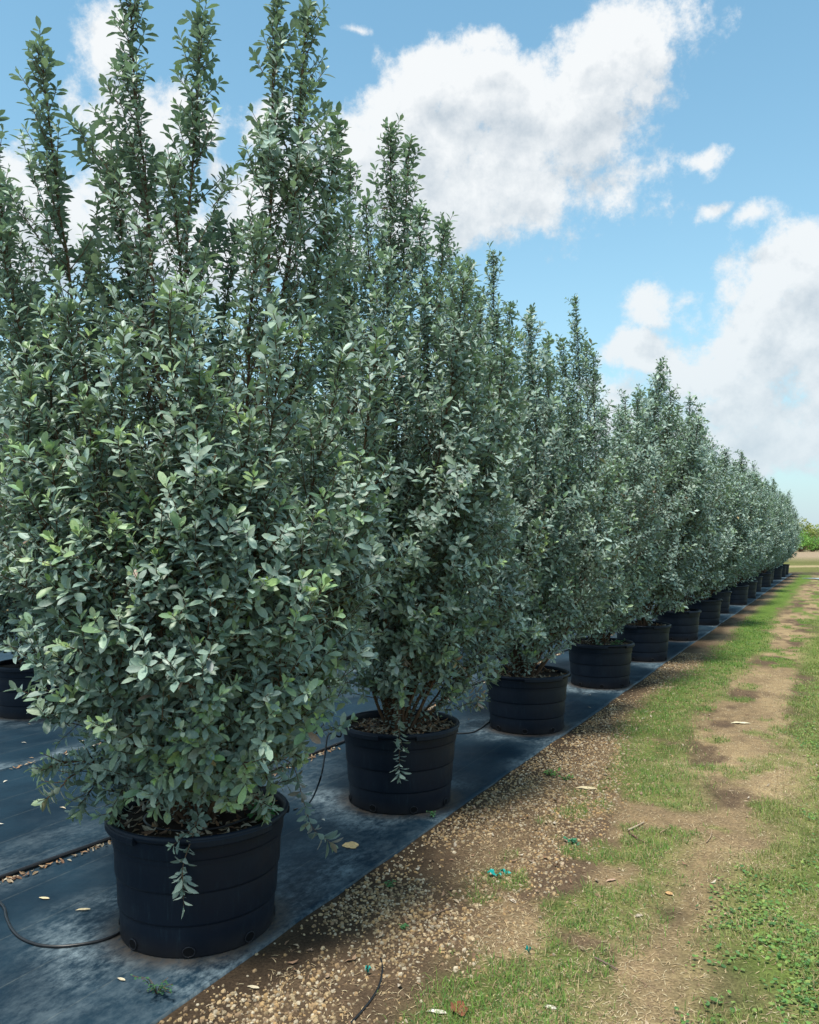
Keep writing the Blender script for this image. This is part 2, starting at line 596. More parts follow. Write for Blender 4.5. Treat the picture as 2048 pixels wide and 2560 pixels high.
def ground_masks(s, t):
    """gravel, grass, clover, soil, straw in 0..1 at row coordinates"""
    wob = (fbm(s * 0.55, t * 0.9, 11, 3) - 0.5) * 0.55
    tt = t + wob
    far = sstep(1.4, 4.0, s)
    c = 1.33 * (1 - far) + 0.98 * far
    lush = 0.50 + 0.46 * far
    patch = fbm(s * 2.3, t * 2.9, 21, 4)
    grass = np.exp(-((tt - c) / (0.25 + .03 * far)) ** 4) * sstep(0.62 - 0.45 * lush, 0.74 - 0.45 * lush, patch)
    tuft = sstep(0.57, 0.65, fbm(s * 3.4, t * 4.2, 31, 3)) * sstep(0.7, 1.0, t)
    grass = np.maximum(grass, tuft * 0.85)
    # yellowish turf to the right of the wheel track
    right = sstep(1.62, 1.98, tt - 0.05 * far)
    clover = right * sstep(0.36, 0.56, fbm(s * 1.3, t * 1.6, 41, 4)) * (1 - .65 * sstep(3.0, 6.0, s))
    grass = np.maximum(grass, right * 0.95 * sstep(0.18, 0.42, fbm(s * 2.0, t * 2.2, 43, 3)))
    grass = np.where(t < 0.55, grass * 0.05, grass)
    gravel = sstep(0.30, 0.42, t) * (1 - sstep(c - 0.42, c - 0.02, tt)) * sstep(0.24, 0.50, fbm(s * 1.9 + 4, t * 2.6, 51, 4))
    gravel = np.maximum(gravel, 0.10 * (1 - sstep(1.2, 1.8, t)))
    soil = sstep(0.49, 0.64, fbm(s * 1.9 + 9, t * 3.6, 61, 5))
    straw = (1 - gravel * 0.7) * (0.35 + 0.65 * sstep(0.35, 0.6, fbm(s * 1.7, t * 2.1, 71, 3))) * sstep(0.38, 0.7, t) * (1 - 0.8 * soil)
    return gravel, grass, clover, soil, straw


def gz(s, t):
    return sstep(0.42, 0.75, t) * ((fbm(s * 1.4, t * 1.9, 81, 4) - 0.5) * 0.045)


def ground_colour(s, t, x, y):
    gr, ga, cl, so, sw = ground_masks(s, t)
    n = len(s)
    mixc = lambda a, b, k: a * (1 - k[:, None]) + np.asarray(b) * k[:, None]
    c = np.tile(np.array([0.20, 0.142, 0.090]), (n, 1))
    c = mixc(c, (0.38, 0.285, 0.170), np.clip(sw, 0, 1) * 0.85)
    c = mixc(c, (0.095, 0.064, 0.048), np.clip(so, 0, 1) * 0.75)
    farg = sstep(5.0, 13.0, s)
    c = mixc(c, (0.105, 0.072, 0.048), np.clip(1.25 * sstep(.3, .4, t) * (1 - sstep(.75, 1.35, t + .3 * (fbm(s * .8, t, 93, 3) - .5))), 0, 1) * 0.8)
    c = mixc(c, (0.26, 0.20, 0.135), np.clip(gr, 0, 1) * 0.6 * farg)
    c = mixc(c, (0.105, 0.185, 0.030), np.clip(ga, 0, 1) * (0.55 + 0.35 * farg))
    c = mixc(c, (0.13, 0.19, 0.045), np.clip(cl, 0, 1) * 0.6)
    # darker brown soil against the edge of the sheet
    c = mixc(c, (0.04, 0.028, 0.02), (1 - sstep(0.42, 0.62, t + 0.25 * (fbm(s * 1.5, t * 2, 91, 3) - .5))) * sstep(0.2, 0.3, t) * 0.75)
    # open field past the end of the row: turf, a sand line, a sandy road
    yy = y + 2.5 * (fbm(x * 0.12, y * 0.12, 95, 3) - 0.5)
    fld = sstep(37.0, 40.0, yy)
    turf = np.array([0.15, 0.155, 0.05]) * (0.75 + 0.5 * fbm(x * 0.5, y * 0.2, 97, 3))[:, None]
    c = c * (1 - fld[:, None]) + turf * fld[:, None]
    c = mixc(c, (0.07, 0.055, 0.035), sstep(35.5, 36.5, yy) * (1 - sstep(38, 39.5, yy)) * 0.8)
    c = mixc(c, (0.42, 0.33, 0.20), sstep(45.0, 46.0, yy) * (1 - sstep(48.0, 49.0, yy)) * 0.8)
    c = mixc(c, (0.36, 0.27, 0.20), sstep(62, 65, yy) * (1 - sstep(104, 112, yy)) * 0.9)
    lft = sstep(-14.0, -16.0, t)
    c = mixc(c, (0.13, 0.13, 0.05), lft)
    return c


def build_ground():
    def lines(parts):
        out = []
        for a, b, st_ in parts:
            out.append(np.arange(a, b, st_))
        return np.unique(np.round(np.concatenate(out), 4))
    far = [60 * 1.35 ** k for k in range(1, 14)]
    sl = np.concatenate([[-f for f in far[::-1]], lines([(-60, -10, 5), (-10, -1.6, 0.6), (-1.6, 5.5, 0.04), (5.5, 15, 0.10), (15, 40, 0.35), (40, 60, 1.0)]), [60.0] + far])
    tl = np.concatenate([[-f for f in far[::-1]], lines([(-60, -10, 5), (-10, 0.2, 0.6), (0.2, 3.2, 0.04), (3.2, 8, 0.2), (8, 60, 3.0)]), [60.0] + far])
    S, T = np.meshgrid(sl, tl, indexing='ij')
    s, t = S.ravel(), T.ravel()
    v = st(s, t, gz(s, t))
    v[:, 2] -= 0.006 * (1 - sstep(0.25, 0.40, t))
    n, m = len(sl), len(tl)
    i = np.arange(n - 1)[:, None] * m
    j = np.arange(m - 1)[None]
    f = np.stack([i + j, i + m + j, i + m + j + 1, i + j + 1], -1).reshape(-1, 4)
    # keep the faces looking up
    me = make_mesh('ground', v, f[:, ::-1], M_GROUND, ground_colour(s, t, v[:, 0], v[:, 1]))
    return tag(link('ground', me), kind='structure')


build_ground()

# --- pots: (x, distance) of every pot in the front row, then the row behind
POTS = [(-0.836, 3.30), (-0.055, 4.85), (0.95, 6.70), (2.00, 8.65), (2.975, 10.5), (4.10, 12.6), (5.30, 14.9), (6.37, 17.2),
        (7.65, 19.4), (8.74, 21.5), (10.04, 24.2), (11.38, 26.6), (12.43, 28.8), (13.95, 31.5), (15.16, 33.8), (16.30, 36.0)]
ROW2 = [tuple(st(2.32 + 2.2 * k, -3.95 + 0.1 * math.sin(k * 2.1))[:2]) for k in range(8)]


def build_sheet(name, t0, t1, s0, s1, z0, edge_fn=None):
    tl = np.unique(np.concatenate([np.arange(t0, max(t0, -3.0), 0.25), np.arange(max(t0, -3.0), t1, 0.05), [t1]]))
    sl = np.unique(np.concatenate([np.arange(s0, 8, 0.05), np.arange(8, s1, 0.25), [s1]]))
    S, T = np.meshgrid(sl, tl, indexing='ij')
    s, t = S.ravel(), T.ravel().copy()
    if edge_fn is not None:
        last = T.ravel() >= t1 - 1e-6
        k = sstep(t1 - 0.15, t1, t)
        t = t + k * (edge_fn(s) - t1)
    z = z0 + 0.006 * fbm(s * 1.1, t * 3.0, 101, 3) * sstep(0.0, 0.12, t1 - T.ravel())
    v = st(s, t, z)
    x, y = v[:, 0], v[:, 1]
    dust = np.zeros(len(s)); dirt = np.zeros(len(s))
    for (px, py) in POTS[:9] + ROW2[:3]:
        r = np.hypot(x - px, y - py)
        th = np.arctan2(y - py, x - px)
        wv = 0.10 * (fbm(th * 1.6 + px * 7, r * 0 + px, 111, 3) - .3)
        dust = np.maximum(dust, np.exp(-((r - 0.42 - wv) / 0.16) ** 2) * sstep(0.3, 0.62, fbm(x * 3.1, y * 3.1, 113, 4)) * (0.45 + 0.55 * sstep(-0.25, 0.1, -(th * 0 + (x - px) * DIR[0] + (y - py) * DIR[1]))))
        dirt = np.maximum(dirt, (1 - sstep(0.29, 0.40, r)) * 0.9)
    dust = np.maximum(dust, 1.0 * sstep(-0.34, 0.02, t - t1) * sstep(0.45, 0.68, fbm(s * 1.3, t * 2.0, 117, 4)))
    dust = np.clip(dust + 0.25 * sstep(0.5, 0.75, fbm(s * 0.7, t * 1.8, 119, 4)), 0, 1)
    cols = np.stack([dust, dirt, dust * 0], 1)
    n, m = len(sl), len(tl)
    i = np.arange(n - 1)[:, None] * m
    j = np.arange(m - 1)[None]
    f = np.stack([i + j, i + j + 1, i + m + j + 1, i + m + j], -1).reshape(-1, 4)
    # thin folded-down border
    nv = len(v)
    e_idx = np.arange(n) * m + (m - 1)
    low = v[e_idx].copy(); low[:, :2] += NRM * 0.003; low[:, 2] = -0.004
    b = np.arange(n - 1)
    f2 = np.stack([e_idx[b], nv + b, nv + b + 1, e_idx[b + 1]], -1)
    v = np.vstack([v, low]); cols = np.vstack([cols, cols[e_idx]])
    uvs = np.vstack([np.stack([s, t], 1), np.stack([s[e_idx], t[e_idx]], 1)])
    me = make_mesh(name, v, [f, f2], M_FABRIC, cols)
    if me.polygons[0].normal.z < 0:
        me.flip_normals()
    uv = me.uv_layers.new(name='UVMap')
    li = np.empty(len(me.loops), np.int32); me.loops.foreach_get('vertex_index', li)
    uv.data.foreach_set('uv', uvs[li].astype(np.float32).ravel())
    return link(name, me)


SEAM = -2.62
tag(build_sheet('ground_cover_mat', SEAM - 0.12, MAT_EDGE, -3.5, 38.2, 0.006, edge_t),
    'black woven ground cover sheet under the front row of pots, edged by gravel', 'ground cover')
tag(build_sheet('ground_cover_mat', -13.0, SEAM, -3.5, 38.0, 0.018, lambda s: SEAM + 0.05 * (vnoise(s * 0.8, s * 0, 7) - 0.5)),
    'black woven ground cover sheet under the pots of the row behind, littered with pale leaves', 'ground cover')

# ------------------------------------------------------------------ pots
POT_H, RIM_R = 0.45, 0.350


def lathe(profile, seg=56):
    p = np.asarray(profile, float)
    th = np.arange(seg) * 2 * math.pi / seg
    v = np.stack([p[:, 0, None] * np.cos(th), p[:, 0, None] * np.sin(th), np.repeat(p[:, 1, None], seg, 1)], -1)
    i = np.arange(len(p) - 1)[:, None] * seg
    j = np.arange(seg)[None]
    k = (j + 1) % seg
    f = np.stack([i + j, i + k, i + seg + k, i + seg + j], -1).reshape(-1, 4)
    return v.reshape(-1, 3), f


def pot_meshes():
    wall = [(0.02, 0.004), (0.283, 0.004), (0.290, 0.0), (0.2945, 0.006), (0.299, 0.113), (0.2985, 0.116), (0.3045, 0.119), (0.3055, 0.126),
            (0.311, 0.233), (0.3105, 0.236), (0.3165, 0.239), (0.3175, 0.246), (0.322, 0.352), (0.3215, 0.355), (0.3285, 0.358), (0.330, 0.366),
            (0.3335, 0.424)]
    rim = [(0.331, 0.418), (0.3365, 0.4185), (0.3405, 0.424), (0.346, 0.4265), (0.3495, 0.432), (0.3505, 0.439), (0.348, 0.446), (0.343, 0.450),
           (0.336, 0.4485), (0.331, 0.443), (0.328, 0.43), (0.325, 0.34)]
    wv, wf = lathe(wall)
    rv, rf = lathe(rim)
    mw = make_mesh('pot_wall', wv, wf, M_POT)
    mr = make_mesh('pot_rim', rv, rf, M_POT)
    # flat grip under the rim, a quarter of the way round
    n = 14
    th = np.linspace(-0.48, 0.48, n)
    prof = np.array([(0.334, 0.408), (0.3515, 0.410), (0.3550, 0.416), (0.3550, 0.434), (0.352, 0.4385), (0.344, 0.4405)])
    v = np.stack([prof[None, :, 0] * np.cos(th)[:, None], prof[None, :, 0] * np.sin(th)[:, None], np.repeat(prof[None, :, 1], n, 0)], -1)
    k = len(prof)
    i = np.arange(n - 1)[:, None] * k
    j = np.arange(k)[None]; j2 = (j + 1) % k
    f = np.stack([i + j, i + k + j, i + k + j2, i + j2], -1).reshape(-1, 4)
    caps = np.array([list(range(k))[::-1], [(n - 1) * k + q for q in range(k)]])
    mh = make_mesh('pot_grip', v.reshape(-1, 3), [f, caps], M_POT, smooth=False)
    # drain hole: raised lip round a disc, the hole's shade painted dark
    a = np.linspace(0, 2 * math.pi, 13)[:-1]
    lip, lf = tube(np.vstack([np.stack([0 * a + 0.299, 0.022 * np.cos(a), 0.026 + 0.018 * np.sin(a)], 1), [[0.299, 0.022, 0.026]]]), 0.0022, 5)
    disc = np.stack([0 * a + 0.3, 0.0205 * np.cos(a), 0.026 + 0.0165 * np.sin(a)], 1)
    B = Bag(); B.add(lip, lf); B.add(disc, np.array([list(range(12))]))
    md = B.mesh('pot_drain_hole', M_POT); md.materials.append(M_HOLE)
    md.polygons[len(md.polygons) - 1].material_index = 1
    # soil: uneven disc
    rr = np.linspace(0, 0.327, 9); aa = np.arange(36) * 2 * math.pi / 36
    vs = [(0, 0, 0.41)]; fs3 = []; fs4 = []
    for q, r_ in enumerate(rr[1:]):
        for w in aa:
            x, y = r_ * math.cos(w), r_ * math.sin(w)
            vs.append((x, y, 0.400 + 0.03 * float(fbm(np.array(x * 9), np.array(y * 9), 121, 3)) * (1 - .5 * (r_ / .33) ** 4)))
    for w in range(36):
        fs3.append((0, 1 + w, 1 + (w + 1) % 36))
    for q in range(7):
        for w in range(36):
            a0, b0 = 1 + q * 36, 1 + (q + 1) * 36
            fs4.append((a0 + w, b0 + w, b0 + (w + 1) % 36, a0 + (w + 1) % 36))
    ms = make_mesh('pot_soil', vs, [np.array(fs3), np.array(fs4)], M_SOIL)
    return mw, mr, mh, md, ms


MW, MR, MH, MD, MS = pot_meshes()


# leaf-shaped templates --------------------------------------------------
def leaf_template(detail=2, width=0.43, curl=0.10, fold=0.07):
    w = width / 2
    if detail == 2:
        v = np.array([(0, 0, 0), (-w * .60, .24, fold * .5), (0, .25, 0.0), (w * .60, .24, fold * .5),
                      (-w, .58, fold), (0, .62, 0), (w, .58, fold), (-w * .74, .85, fold * .6), (w * .74, .85, fold * .6), (0, 1.0, 0.0)])
        v[:, 2] -= curl * v[:, 1] ** 2
        f = np.array([(0, 2, 1), (0, 3, 2), (1, 2, 5), (1, 5, 4), (2, 3, 6), (2, 6, 5), (4, 5, 7), (5, 9, 7), (5, 6, 8), (5, 8, 9)])
    else:
        v = np.array([(0, 0, 0), (-w, .5, fold), (0, .52, 0), (w, .5, fold), (0, 1.0, 0.0), (-w * .75, .8, fold * .7), (w * .75, .8, fold * .7)])
        v[:, 2] -= curl * v[:, 1] ** 2
        if detail == 1:
            f = np.array([(0, 2, 1), (0, 3, 2), (1, 2, 5), (2, 4, 5), (2, 3, 6), (2, 6, 4)])
        else:
            v = v[[0, 1, 3, 4]]
            v[1:3, 1] = .58
            v[1:3, 0] *= 1.08
            f = np.array([(0, 2, 1), (1, 2, 3)])
    return v, f


def litter(n, place, zfun, L=(0.02, 0.05), pal=None, r=None, tilt=0.35):
    """dry curled leaves lying about; place(n) -> x, y"""
    r = r or rng
    x, y = place(n)
    n = len(x)
    z = zfun(x, y)
    tv, tf = leaf_template(1, 0.36, 0.28, 0.10)
    a = r.uniform(0, 2 * math.pi, n)
    ax = np.stack([np.cos(a), np.sin(a), r.uniform(-tilt, tilt, n)], 1)
    ax /= np.linalg.norm(ax, axis=1, keepdims=True)
    nr = np.stack([r.normal(0, .3, n), r.normal(0, .3, n), np.where(r.random(n) < .5, 1.0, -1.0)], 1)
    sd = np.cross(ax, nr); sd /= np.linalg.norm(sd, axis=1, keepdims=True)
    nr = np.cross(sd, ax)
    ln = r.uniform(L[0], L[1], n)
    M = np.stack([sd, ax, nr], -1) * ln[:, None, None]
    pal = np.array(pal if pal is not None else [(.30, .22, .14), (.22, .14, .085), (.38, .31, .22), (.14, .08, .05), (.33, .19, .10), (.42, .37, .28)])
    c = pal[r.integers(0, len(pal), n)] * r.uniform(.75, 1.2, (n, 1))
    pos = np.stack([x, y, z], 1) + np.array([0, 0, .004]) - ax * ln[:, None] * .5
    return scatter(tv, tf, pos, M, c)


ORD = ['first', 'second', 'third', 'fourth', 'fifth', 'sixth', 'seventh', 'eighth', 'ninth', 'tenth', 'eleventh', 'twelfth', 'thirteenth',
       'fourteenth', 'fifteenth', 'sixteenth']


def build_pot(k, x, y, label, group, near, rot, tilt=(0, 0), soil_leaves=420):
    p = empty('plant_pot', (x, y, 0.009), label, 'plant pot', group)
    p.rotation_euler = (tilt[0], tilt[1], rot)
    link('wall', MW, p)
    link('rim', MR, p)
    for q in range(4):
        h = link('grip', MH, p); h.rotation_euler = (0, 0, q * math.pi / 2)
    link('soil', MS, p)
    if near:
        for q in range(8):
            h = link('drain_hole', MD, p); h.rotation_euler = (0, 0, 0.3 + q * math.pi / 4)
        r = np.random.default_rng(500 + k)

        def place(n):
            rr = 0.318 * np.sqrt(r.uniform(0.02, 1, n)); a = r.uniform(0, 2 * math.pi, n)
            kk = fbm(rr * np.cos(a) * 7 + k * 3, rr * np.sin(a) * 7, 130, 3) > 0.40
            return (rr * np.cos(a))[kk], (rr * np.sin(a))[kk]
        v, f, c = litter(soil_leaves, place, lambda a, b: 0.412 + 0.008 * r.random(len(a)), (0.022, 0.052), r=r)
        li = link('leaf_litter', make_mesh('soil_leaf_litter', v, f, M_DRY, c, smooth=False), p)
        tag(li, kind='stuff')
    return p


POT_LABELS = [
    'large black plastic nursery pot with a hose loop on the sheet beside it',
    'black nursery pot beside the tan fallen leaf, with a drooping twig hanging over its rim',
    'black nursery pot third along the gravel edge, bare mulch showing inside its rim',
    'black nursery pot fourth along the gravel edge, small green weeds inside its rim',
]
FRONT_GROUP = 'black nursery pots in the front row along the gravel'
TILT = [(0, 0), (0, 0), (0, 0), (0, 0), (0, 0.0)]
for k, (x, y) in enumerate(POTS):
    lab = POT_LABELS[k] if k < 4 else '%s black nursery pot along the gravel, counting from the pot with the hose loop' % ORD[k]
    build_pot(k, x, y, lab, FRONT_GROUP, k < 6, [0.62, 0.75, 0.3, 1.1][k] if k < 4 else rng.uniform(0, 6), soil_leaves=[330, 700, 600, 400, 300, 250][k] if k < 6 else 0)
for k, (x, y) in enumerate(ROW2):
    build_pot(40 + k, x, y, '%s black nursery pot in the row behind, counting away from the hose loop' % ORD[k],
              'black nursery pots in the row behind', False, rng.uniform(0, 6))

# ------------------------------------------------------------------ silver trees
SILVER = np.array([(0.270, 0.360, 0.315), (0.215, 0.305, 0.270), (0.340, 0.430, 0.380), (0.130, 0.200, 0.170), (0.285, 0.365, 0.305), (0.180, 0.260, 0.220)])
FRESH = np.array([(0.280, 0.410, 0.120), (0.340, 0.460, 0.130), (0.220, 0.360, 0.140)])
DEAD = np.array([(0.33, 0.22, 0.17), (0.38, 0.27, 0.13), (0.26, 0.15, 0.10)])
GOLD = 2.399963


class TreeMaker:
    def __init__(self, seed, base, step=0.0125, leaf=0.050):
        self.r = np.random.default_rng(seed)
        self.base = np.asarray(base, float)
        self.step, self.leaf = step, leaf
        self.P, self.A, self.N, self.L, self.C = [], [], [], [], []
        self.stems = []

    def leaves(self, pts, u0=0.1, fresh=0.0, dead=0.0, spread=(80, 44), size=1.0, step=None):
        """leaves in a spiral along a shoot given as a polyline"""
        r = self.r
        pts = np.asarray(pts)
        seg = np.linalg.norm(np.diff(pts, axis=0), axis=1)
        cum = np.concatenate([[0], np.cumsum(seg)])
        tot = cum[-1]
        n = max(4, int(tot * (1 - u0) / (step or self.step)))
        u = u0 + (1 - u0) * (1 - (1 - np.linspace(0, 1.0, n)) ** 1.35)
        u = u + r.normal(0, .3 / n, n)
        d = np.clip(u, 0, 1) * tot
        p = np.stack([np.interp(d, cum, pts[:, k]) for k in range(3)], 1)
        e = 0.02 * tot + 1e-4
        tg = np.stack([np.interp(np.clip(d + e, 0, tot), cum, pts[:, k]) - np.interp(np.clip(d - e, 0, tot), cum, pts[:, k]) for k in range(3)], 1)
        tg /= np.linalg.norm(tg, axis=1, keepdims=True) + 1e-9
        ref = np.array([0.2, 0.9, 0.1]) if abs(tg[0, 1]) < .8 else np.array([0.9, .1, .2])
        a = np.cross(tg, ref); a /= np.linalg.norm(a, axis=1, keepdims=True)
        b = np.cross(tg, a)
        ph = np.arange(n) * GOLD + r.uniform(0, 6.28) + r.normal(0, .25, n)
        rad = np.cos(ph)[:, None] * a + np.sin(ph)[:, None] * b
        q = (tot - d)                                     # distance to the tip
        th = np.radians(np.interp(q, [0, .008, .03, .09], [18, 36, 60, 73]) + r.normal(0, 10, n))
        ax = np.cos(th)[:, None] * tg + np.sin(th)[:, None] * rad
        ax[:, 2] += r.normal(0.02, .12, n)
        ax /= np.linalg.norm(ax, axis=1, keepdims=True)
        nr = np.sin(th)[:, None] * tg - np.cos(th)[:, None] * rad + r.normal(0, .16, (n, 3)) + np.array([0, 0, .12])
        sd = np.cross(ax, nr); sd /= np.linalg.norm(sd, axis=1, keepdims=True) + 1e-9
        nr = np.cross(sd, ax)
        ln = self.leaf * size * r.uniform(.88, 1.1) * r.uniform(.58, 1.2, n) * np.interp(q, [0, .006, .022, .055, .13], [.42, .62, 1.12, 1.05, .78])
        c = SILVER[r.integers(0, len(SILVER), n)] * r.uniform(.78, 1.18, (n, 1)) * r.uniform(.85, 1.12)
        fk = np.clip(1.15 - q / (0.028 + 0.040 * fresh), 0, 1) * min(1.0, fresh * 1.15)
        fk = fk + (r.random(n) < 0.012) * 0.3
        c = c * (1 - fk[:, None]) + FRESH[r.integers(0, 3, n)] * fk[:, None]
        dk = r.random(n) < (0.0015 + dead)
        c[dk] = DEAD[r.integers(0, 3, dk.sum())]
        self.P.append(p); self.A.append(ax); self.N.append(nr); self.L.append(ln); self.C.append(c)

    def shoot(self, bag, p0, d, L, bend, fresh, sub=True, dead=0.0, rad=0.0028):
        r = self.r
        v = np.linspace(0, 1, 6)[:, None]
        pts = p0 + d * L * v + UP * (bend * L) * v ** 2 + r.normal(0, .012, 3) * v
        tv, tf = tube(pts[[0, 2, 5]], [rad, rad * .75, rad * .45], 3) if sub else tube(pts[[0, 5]], [rad, rad * .5], 3)
        bag.add(tv, tf)
        self.leaves(pts, 0.18 if L > .2 else 0.08, fresh, dead)
        if sub and L > 0.20:
            for q in range(int(L / 0.085)):
                u = r.uniform(.22, .88)
                p1 = p0 + d * L * u + UP * (bend * L) * u ** 2
                dd = d + r.normal(0, .62, 3) + np.array([0, 0, .25]); dd /= np.linalg.norm(dd)
                self.shoot(bag, p1, dd, L * r.uniform(.26, .48), .35, fresh * r.uniform(.3, 1.1), False, dead, rad * .7)

    def stem(self, tip, r0=0.013, start=0.1, gap=0.045, wide=1.0, low=False, bow=0.66, fresh=0.5, ctrl_h=0.42, lmax=0.42):
        """one main stem from the pot to its tip with side shoots all the way"""
        r = self.r
        tip = np.asarray(tip, float)
        a = r.uniform(0, 6.28)
        hd = tip[:2] - self.base[:2]
        b = self.base + np.array([0, 0, .40]) + np.append(hd * .06 + r.normal(0, .02, 2), 0)
        H = tip[2] - b[2]
        if low:
            c = np.append(b[:2] + hd * .55, b[2] + max(H, 0) * .55 + .28)
        else:
            c = np.append(b[:2] + hd * bow + r.normal(0, .03, 2), b[2] + H * ctrl_h)
        u = np.linspace(0, 1, 22)[:, None]
        pts = (1 - u) ** 2 * b + 2 * u * (1 - u) * c + u ** 2 * tip
        w = np.cumsum(r.normal(0, .011, pts.shape), axis=0) * np.sin(np.pi * u * .8 + .2 * np.pi * u)
        w[:, 2] *= .3
        pts = pts + w
        seg = np.linalg.norm(np.diff(pts, axis=0), axis=1)
        cum = np.concatenate([[0], np.cumsum(seg)]); S = cum[-1]
        bag = Bag()
        rad = r0 * (1 - .86 * u[:, 0] ** .8) + .0015
        tv, tf = tube(pts, rad, 7)
        bag.add(tv, tf)
        d = start * S
        ph = r.uniform(0, 6.28)
        while d < S - .03:
            p = np.array([np.interp(d, cum, pts[:, k]) for k in range(3)])
            p2 = np.array([np.interp(min(S, d + .03), cum, pts[:, k]) for k in range(3)])
            tg = (p2 - p); tg /= np.linalg.norm(tg) + 1e-9
            q = S - d
            L = (.095 + .19 * q if q < .6 else min(.21 + .34 * (q - .6), lmax)) * r.uniform(.5, 1.15) * wide * (1.0 if low else .5 + .5 * min(1.0, d / .95))
            ph += GOLD + r.normal(0, .3)
            ref = np.array([1.0, 0, 0]) if abs(tg[0]) < .8 else np.array([0, 1.0, 0])
            e1 = np.cross(tg, ref); e1 /= np.linalg.norm(e1); e2 = np.cross(tg, e1)
            radv = math.cos(ph) * e1 + math.sin(ph) * e2
            # shoots lean out of the crown rather than into it
            out = np.append(p[:2] - self.base[:2], 0)
            no = np.linalg.norm(out)
            if no > .12:
                if np.dot(radv, out / no) < -.3 and r.random() < .55:
                    d += gap * .35
                    continue
                radv = radv + out / no * .25
            al = math.radians(r.uniform(30, 60)) if q > .7 else math.radians(r.uniform(20, 48))
            dd = math.cos(al) * tg + math.sin(al) * radv
            dd /= np.linalg.norm(dd)
            fr = fresh * (r.random() ** 1.4) if r.random() < .85 else 0
            self.shoot(bag, p, dd, L, r.uniform(.08, .4), fr, dead=0.0)
            d += gap * r.uniform(.6, 1.4) * (.40 if q < 1.0 and not low else .92)
        # the leading shoot itself
        m = cum > S - 1.15
        if m.sum() >= 3:
            self.leaves(pts[m], 0.0, fresh * .8, step=self.step * .62)
        self.stems.append(bag)

    def done(self):
        self.P, self.A, self.N, self.L, self.C = [np.concatenate(x) for x in (self.P, self.A, self.N, self.L, self.C)]
        # the shaded inside of the crown has shed most of its leaves
        rel = self.P[:, :2] - self.base[:2]
        h = self.P[:, 2]
        ia = ((np.arctan2(rel[:, 1], rel[:, 0]) + math.pi) / (2 * math.pi) * 15.999).astype(int)
        ih = np.clip((h / .25).astype(int), 0, 19)
        rr = np.hypot(rel[:, 0], rel[:, 1])
        mx = np.zeros((16, 20))
        for a in range(16):
            for b in range(20):
                q = rr[(ia == a) & (ih == b)]
                mx[a, b] = np.percentile(q, 92) if len(q) > 5 else 9
        depth = mx[ia, ih] - rr
        drop = (self.r.random(len(rr)) < .62 * sstep(.24, .44, depth)) & (h < 2.2)
        k = ~drop
        self.inner = ((depth > .13) & (h < 2.8))[k]
        self.P, self.A, self.N, self.L, self.C = [x[k] for x in (self.P, self.A, self.N, self.L, self.C)]
        return self

    def auto(self, n_out, n_low, top=(3.1, 3.8), n_top=0, rad=0.55, hout=(1.5, 2.9), rlow=(0.42, 0.68), rout=(.45, .72), wide=1.0):
        r = self.r
        b = self.base
        for k in range(n_top):
            a = k * GOLD + r.uniform(-.4, .4)
            rr = rad * math.sqrt((k + .3) / n_top)
            h = r.uniform(*top) * (1 - .16 * (rr / rad) ** 2)
            self.stem(b + np.array([rr * math.cos(a), rr * math.sin(a), h]), wide=wide, lmax=.42 * wide)
        for k in range(n_out):
            a = k * 2 * math.pi / n_out + r.uniform(-.25, .25)
            rr = r.uniform(*rout)
            self.stem(b + np.array([rr * math.cos(a), rr * math.sin(a), r.uniform(*hout)]), r0=.009, bow=.75, start=.12, fresh=.6, wide=wide, lmax=.42 * wide)
        for k in range(n_low):
            a = k * 2 * math.pi / n_low + r.uniform(-.3, .3)
            rr = r.uniform(*rlow)
            self.stem(b + np.array([rr * math.cos(a), rr * math.sin(a), r.uniform(.62, 1.25)]), r0=.006, low=True, start=.25, gap=.04, fresh=.6, lmax=.30)


def dpx(x, y, depth):
    """a point at display pixel (1725 wide view of the photo) and distance"""
    return at(x * 2048 / 1725, y * 2048 / 1725, depth)


def branch_only(tm, pts, n_shoots=3, fresh=.4, dead=0.0, L=.12, rad=.003):
    bag = Bag()
    tv, tf = tube(pts, np.linspace(rad, rad * .4, len(pts)), 5)
    bag.add(tv, tf)
    tm.leaves(pts, .3, fresh, dead, step=.0095, size=1.2)
    for k in range(n_shoots):
        u = tm.r.uniform(.2, .9) * (len(pts) - 1)
        i = int(u)
        p = pts[i]
        d = pts[min(i + 1, len(pts) - 1)] - pts[max(i - 1, 0)]
        d = d / (np.linalg.norm(d) + 1e-9) + tm.r.normal(0, .45, 3)
        d /= np.linalg.norm(d)
        tm.shoot(bag, p, d, L * tm.r.uniform(.5, 1.1), .1, fresh, False, dead, rad * .6)
    tm.stems.append(bag)


TREES = []
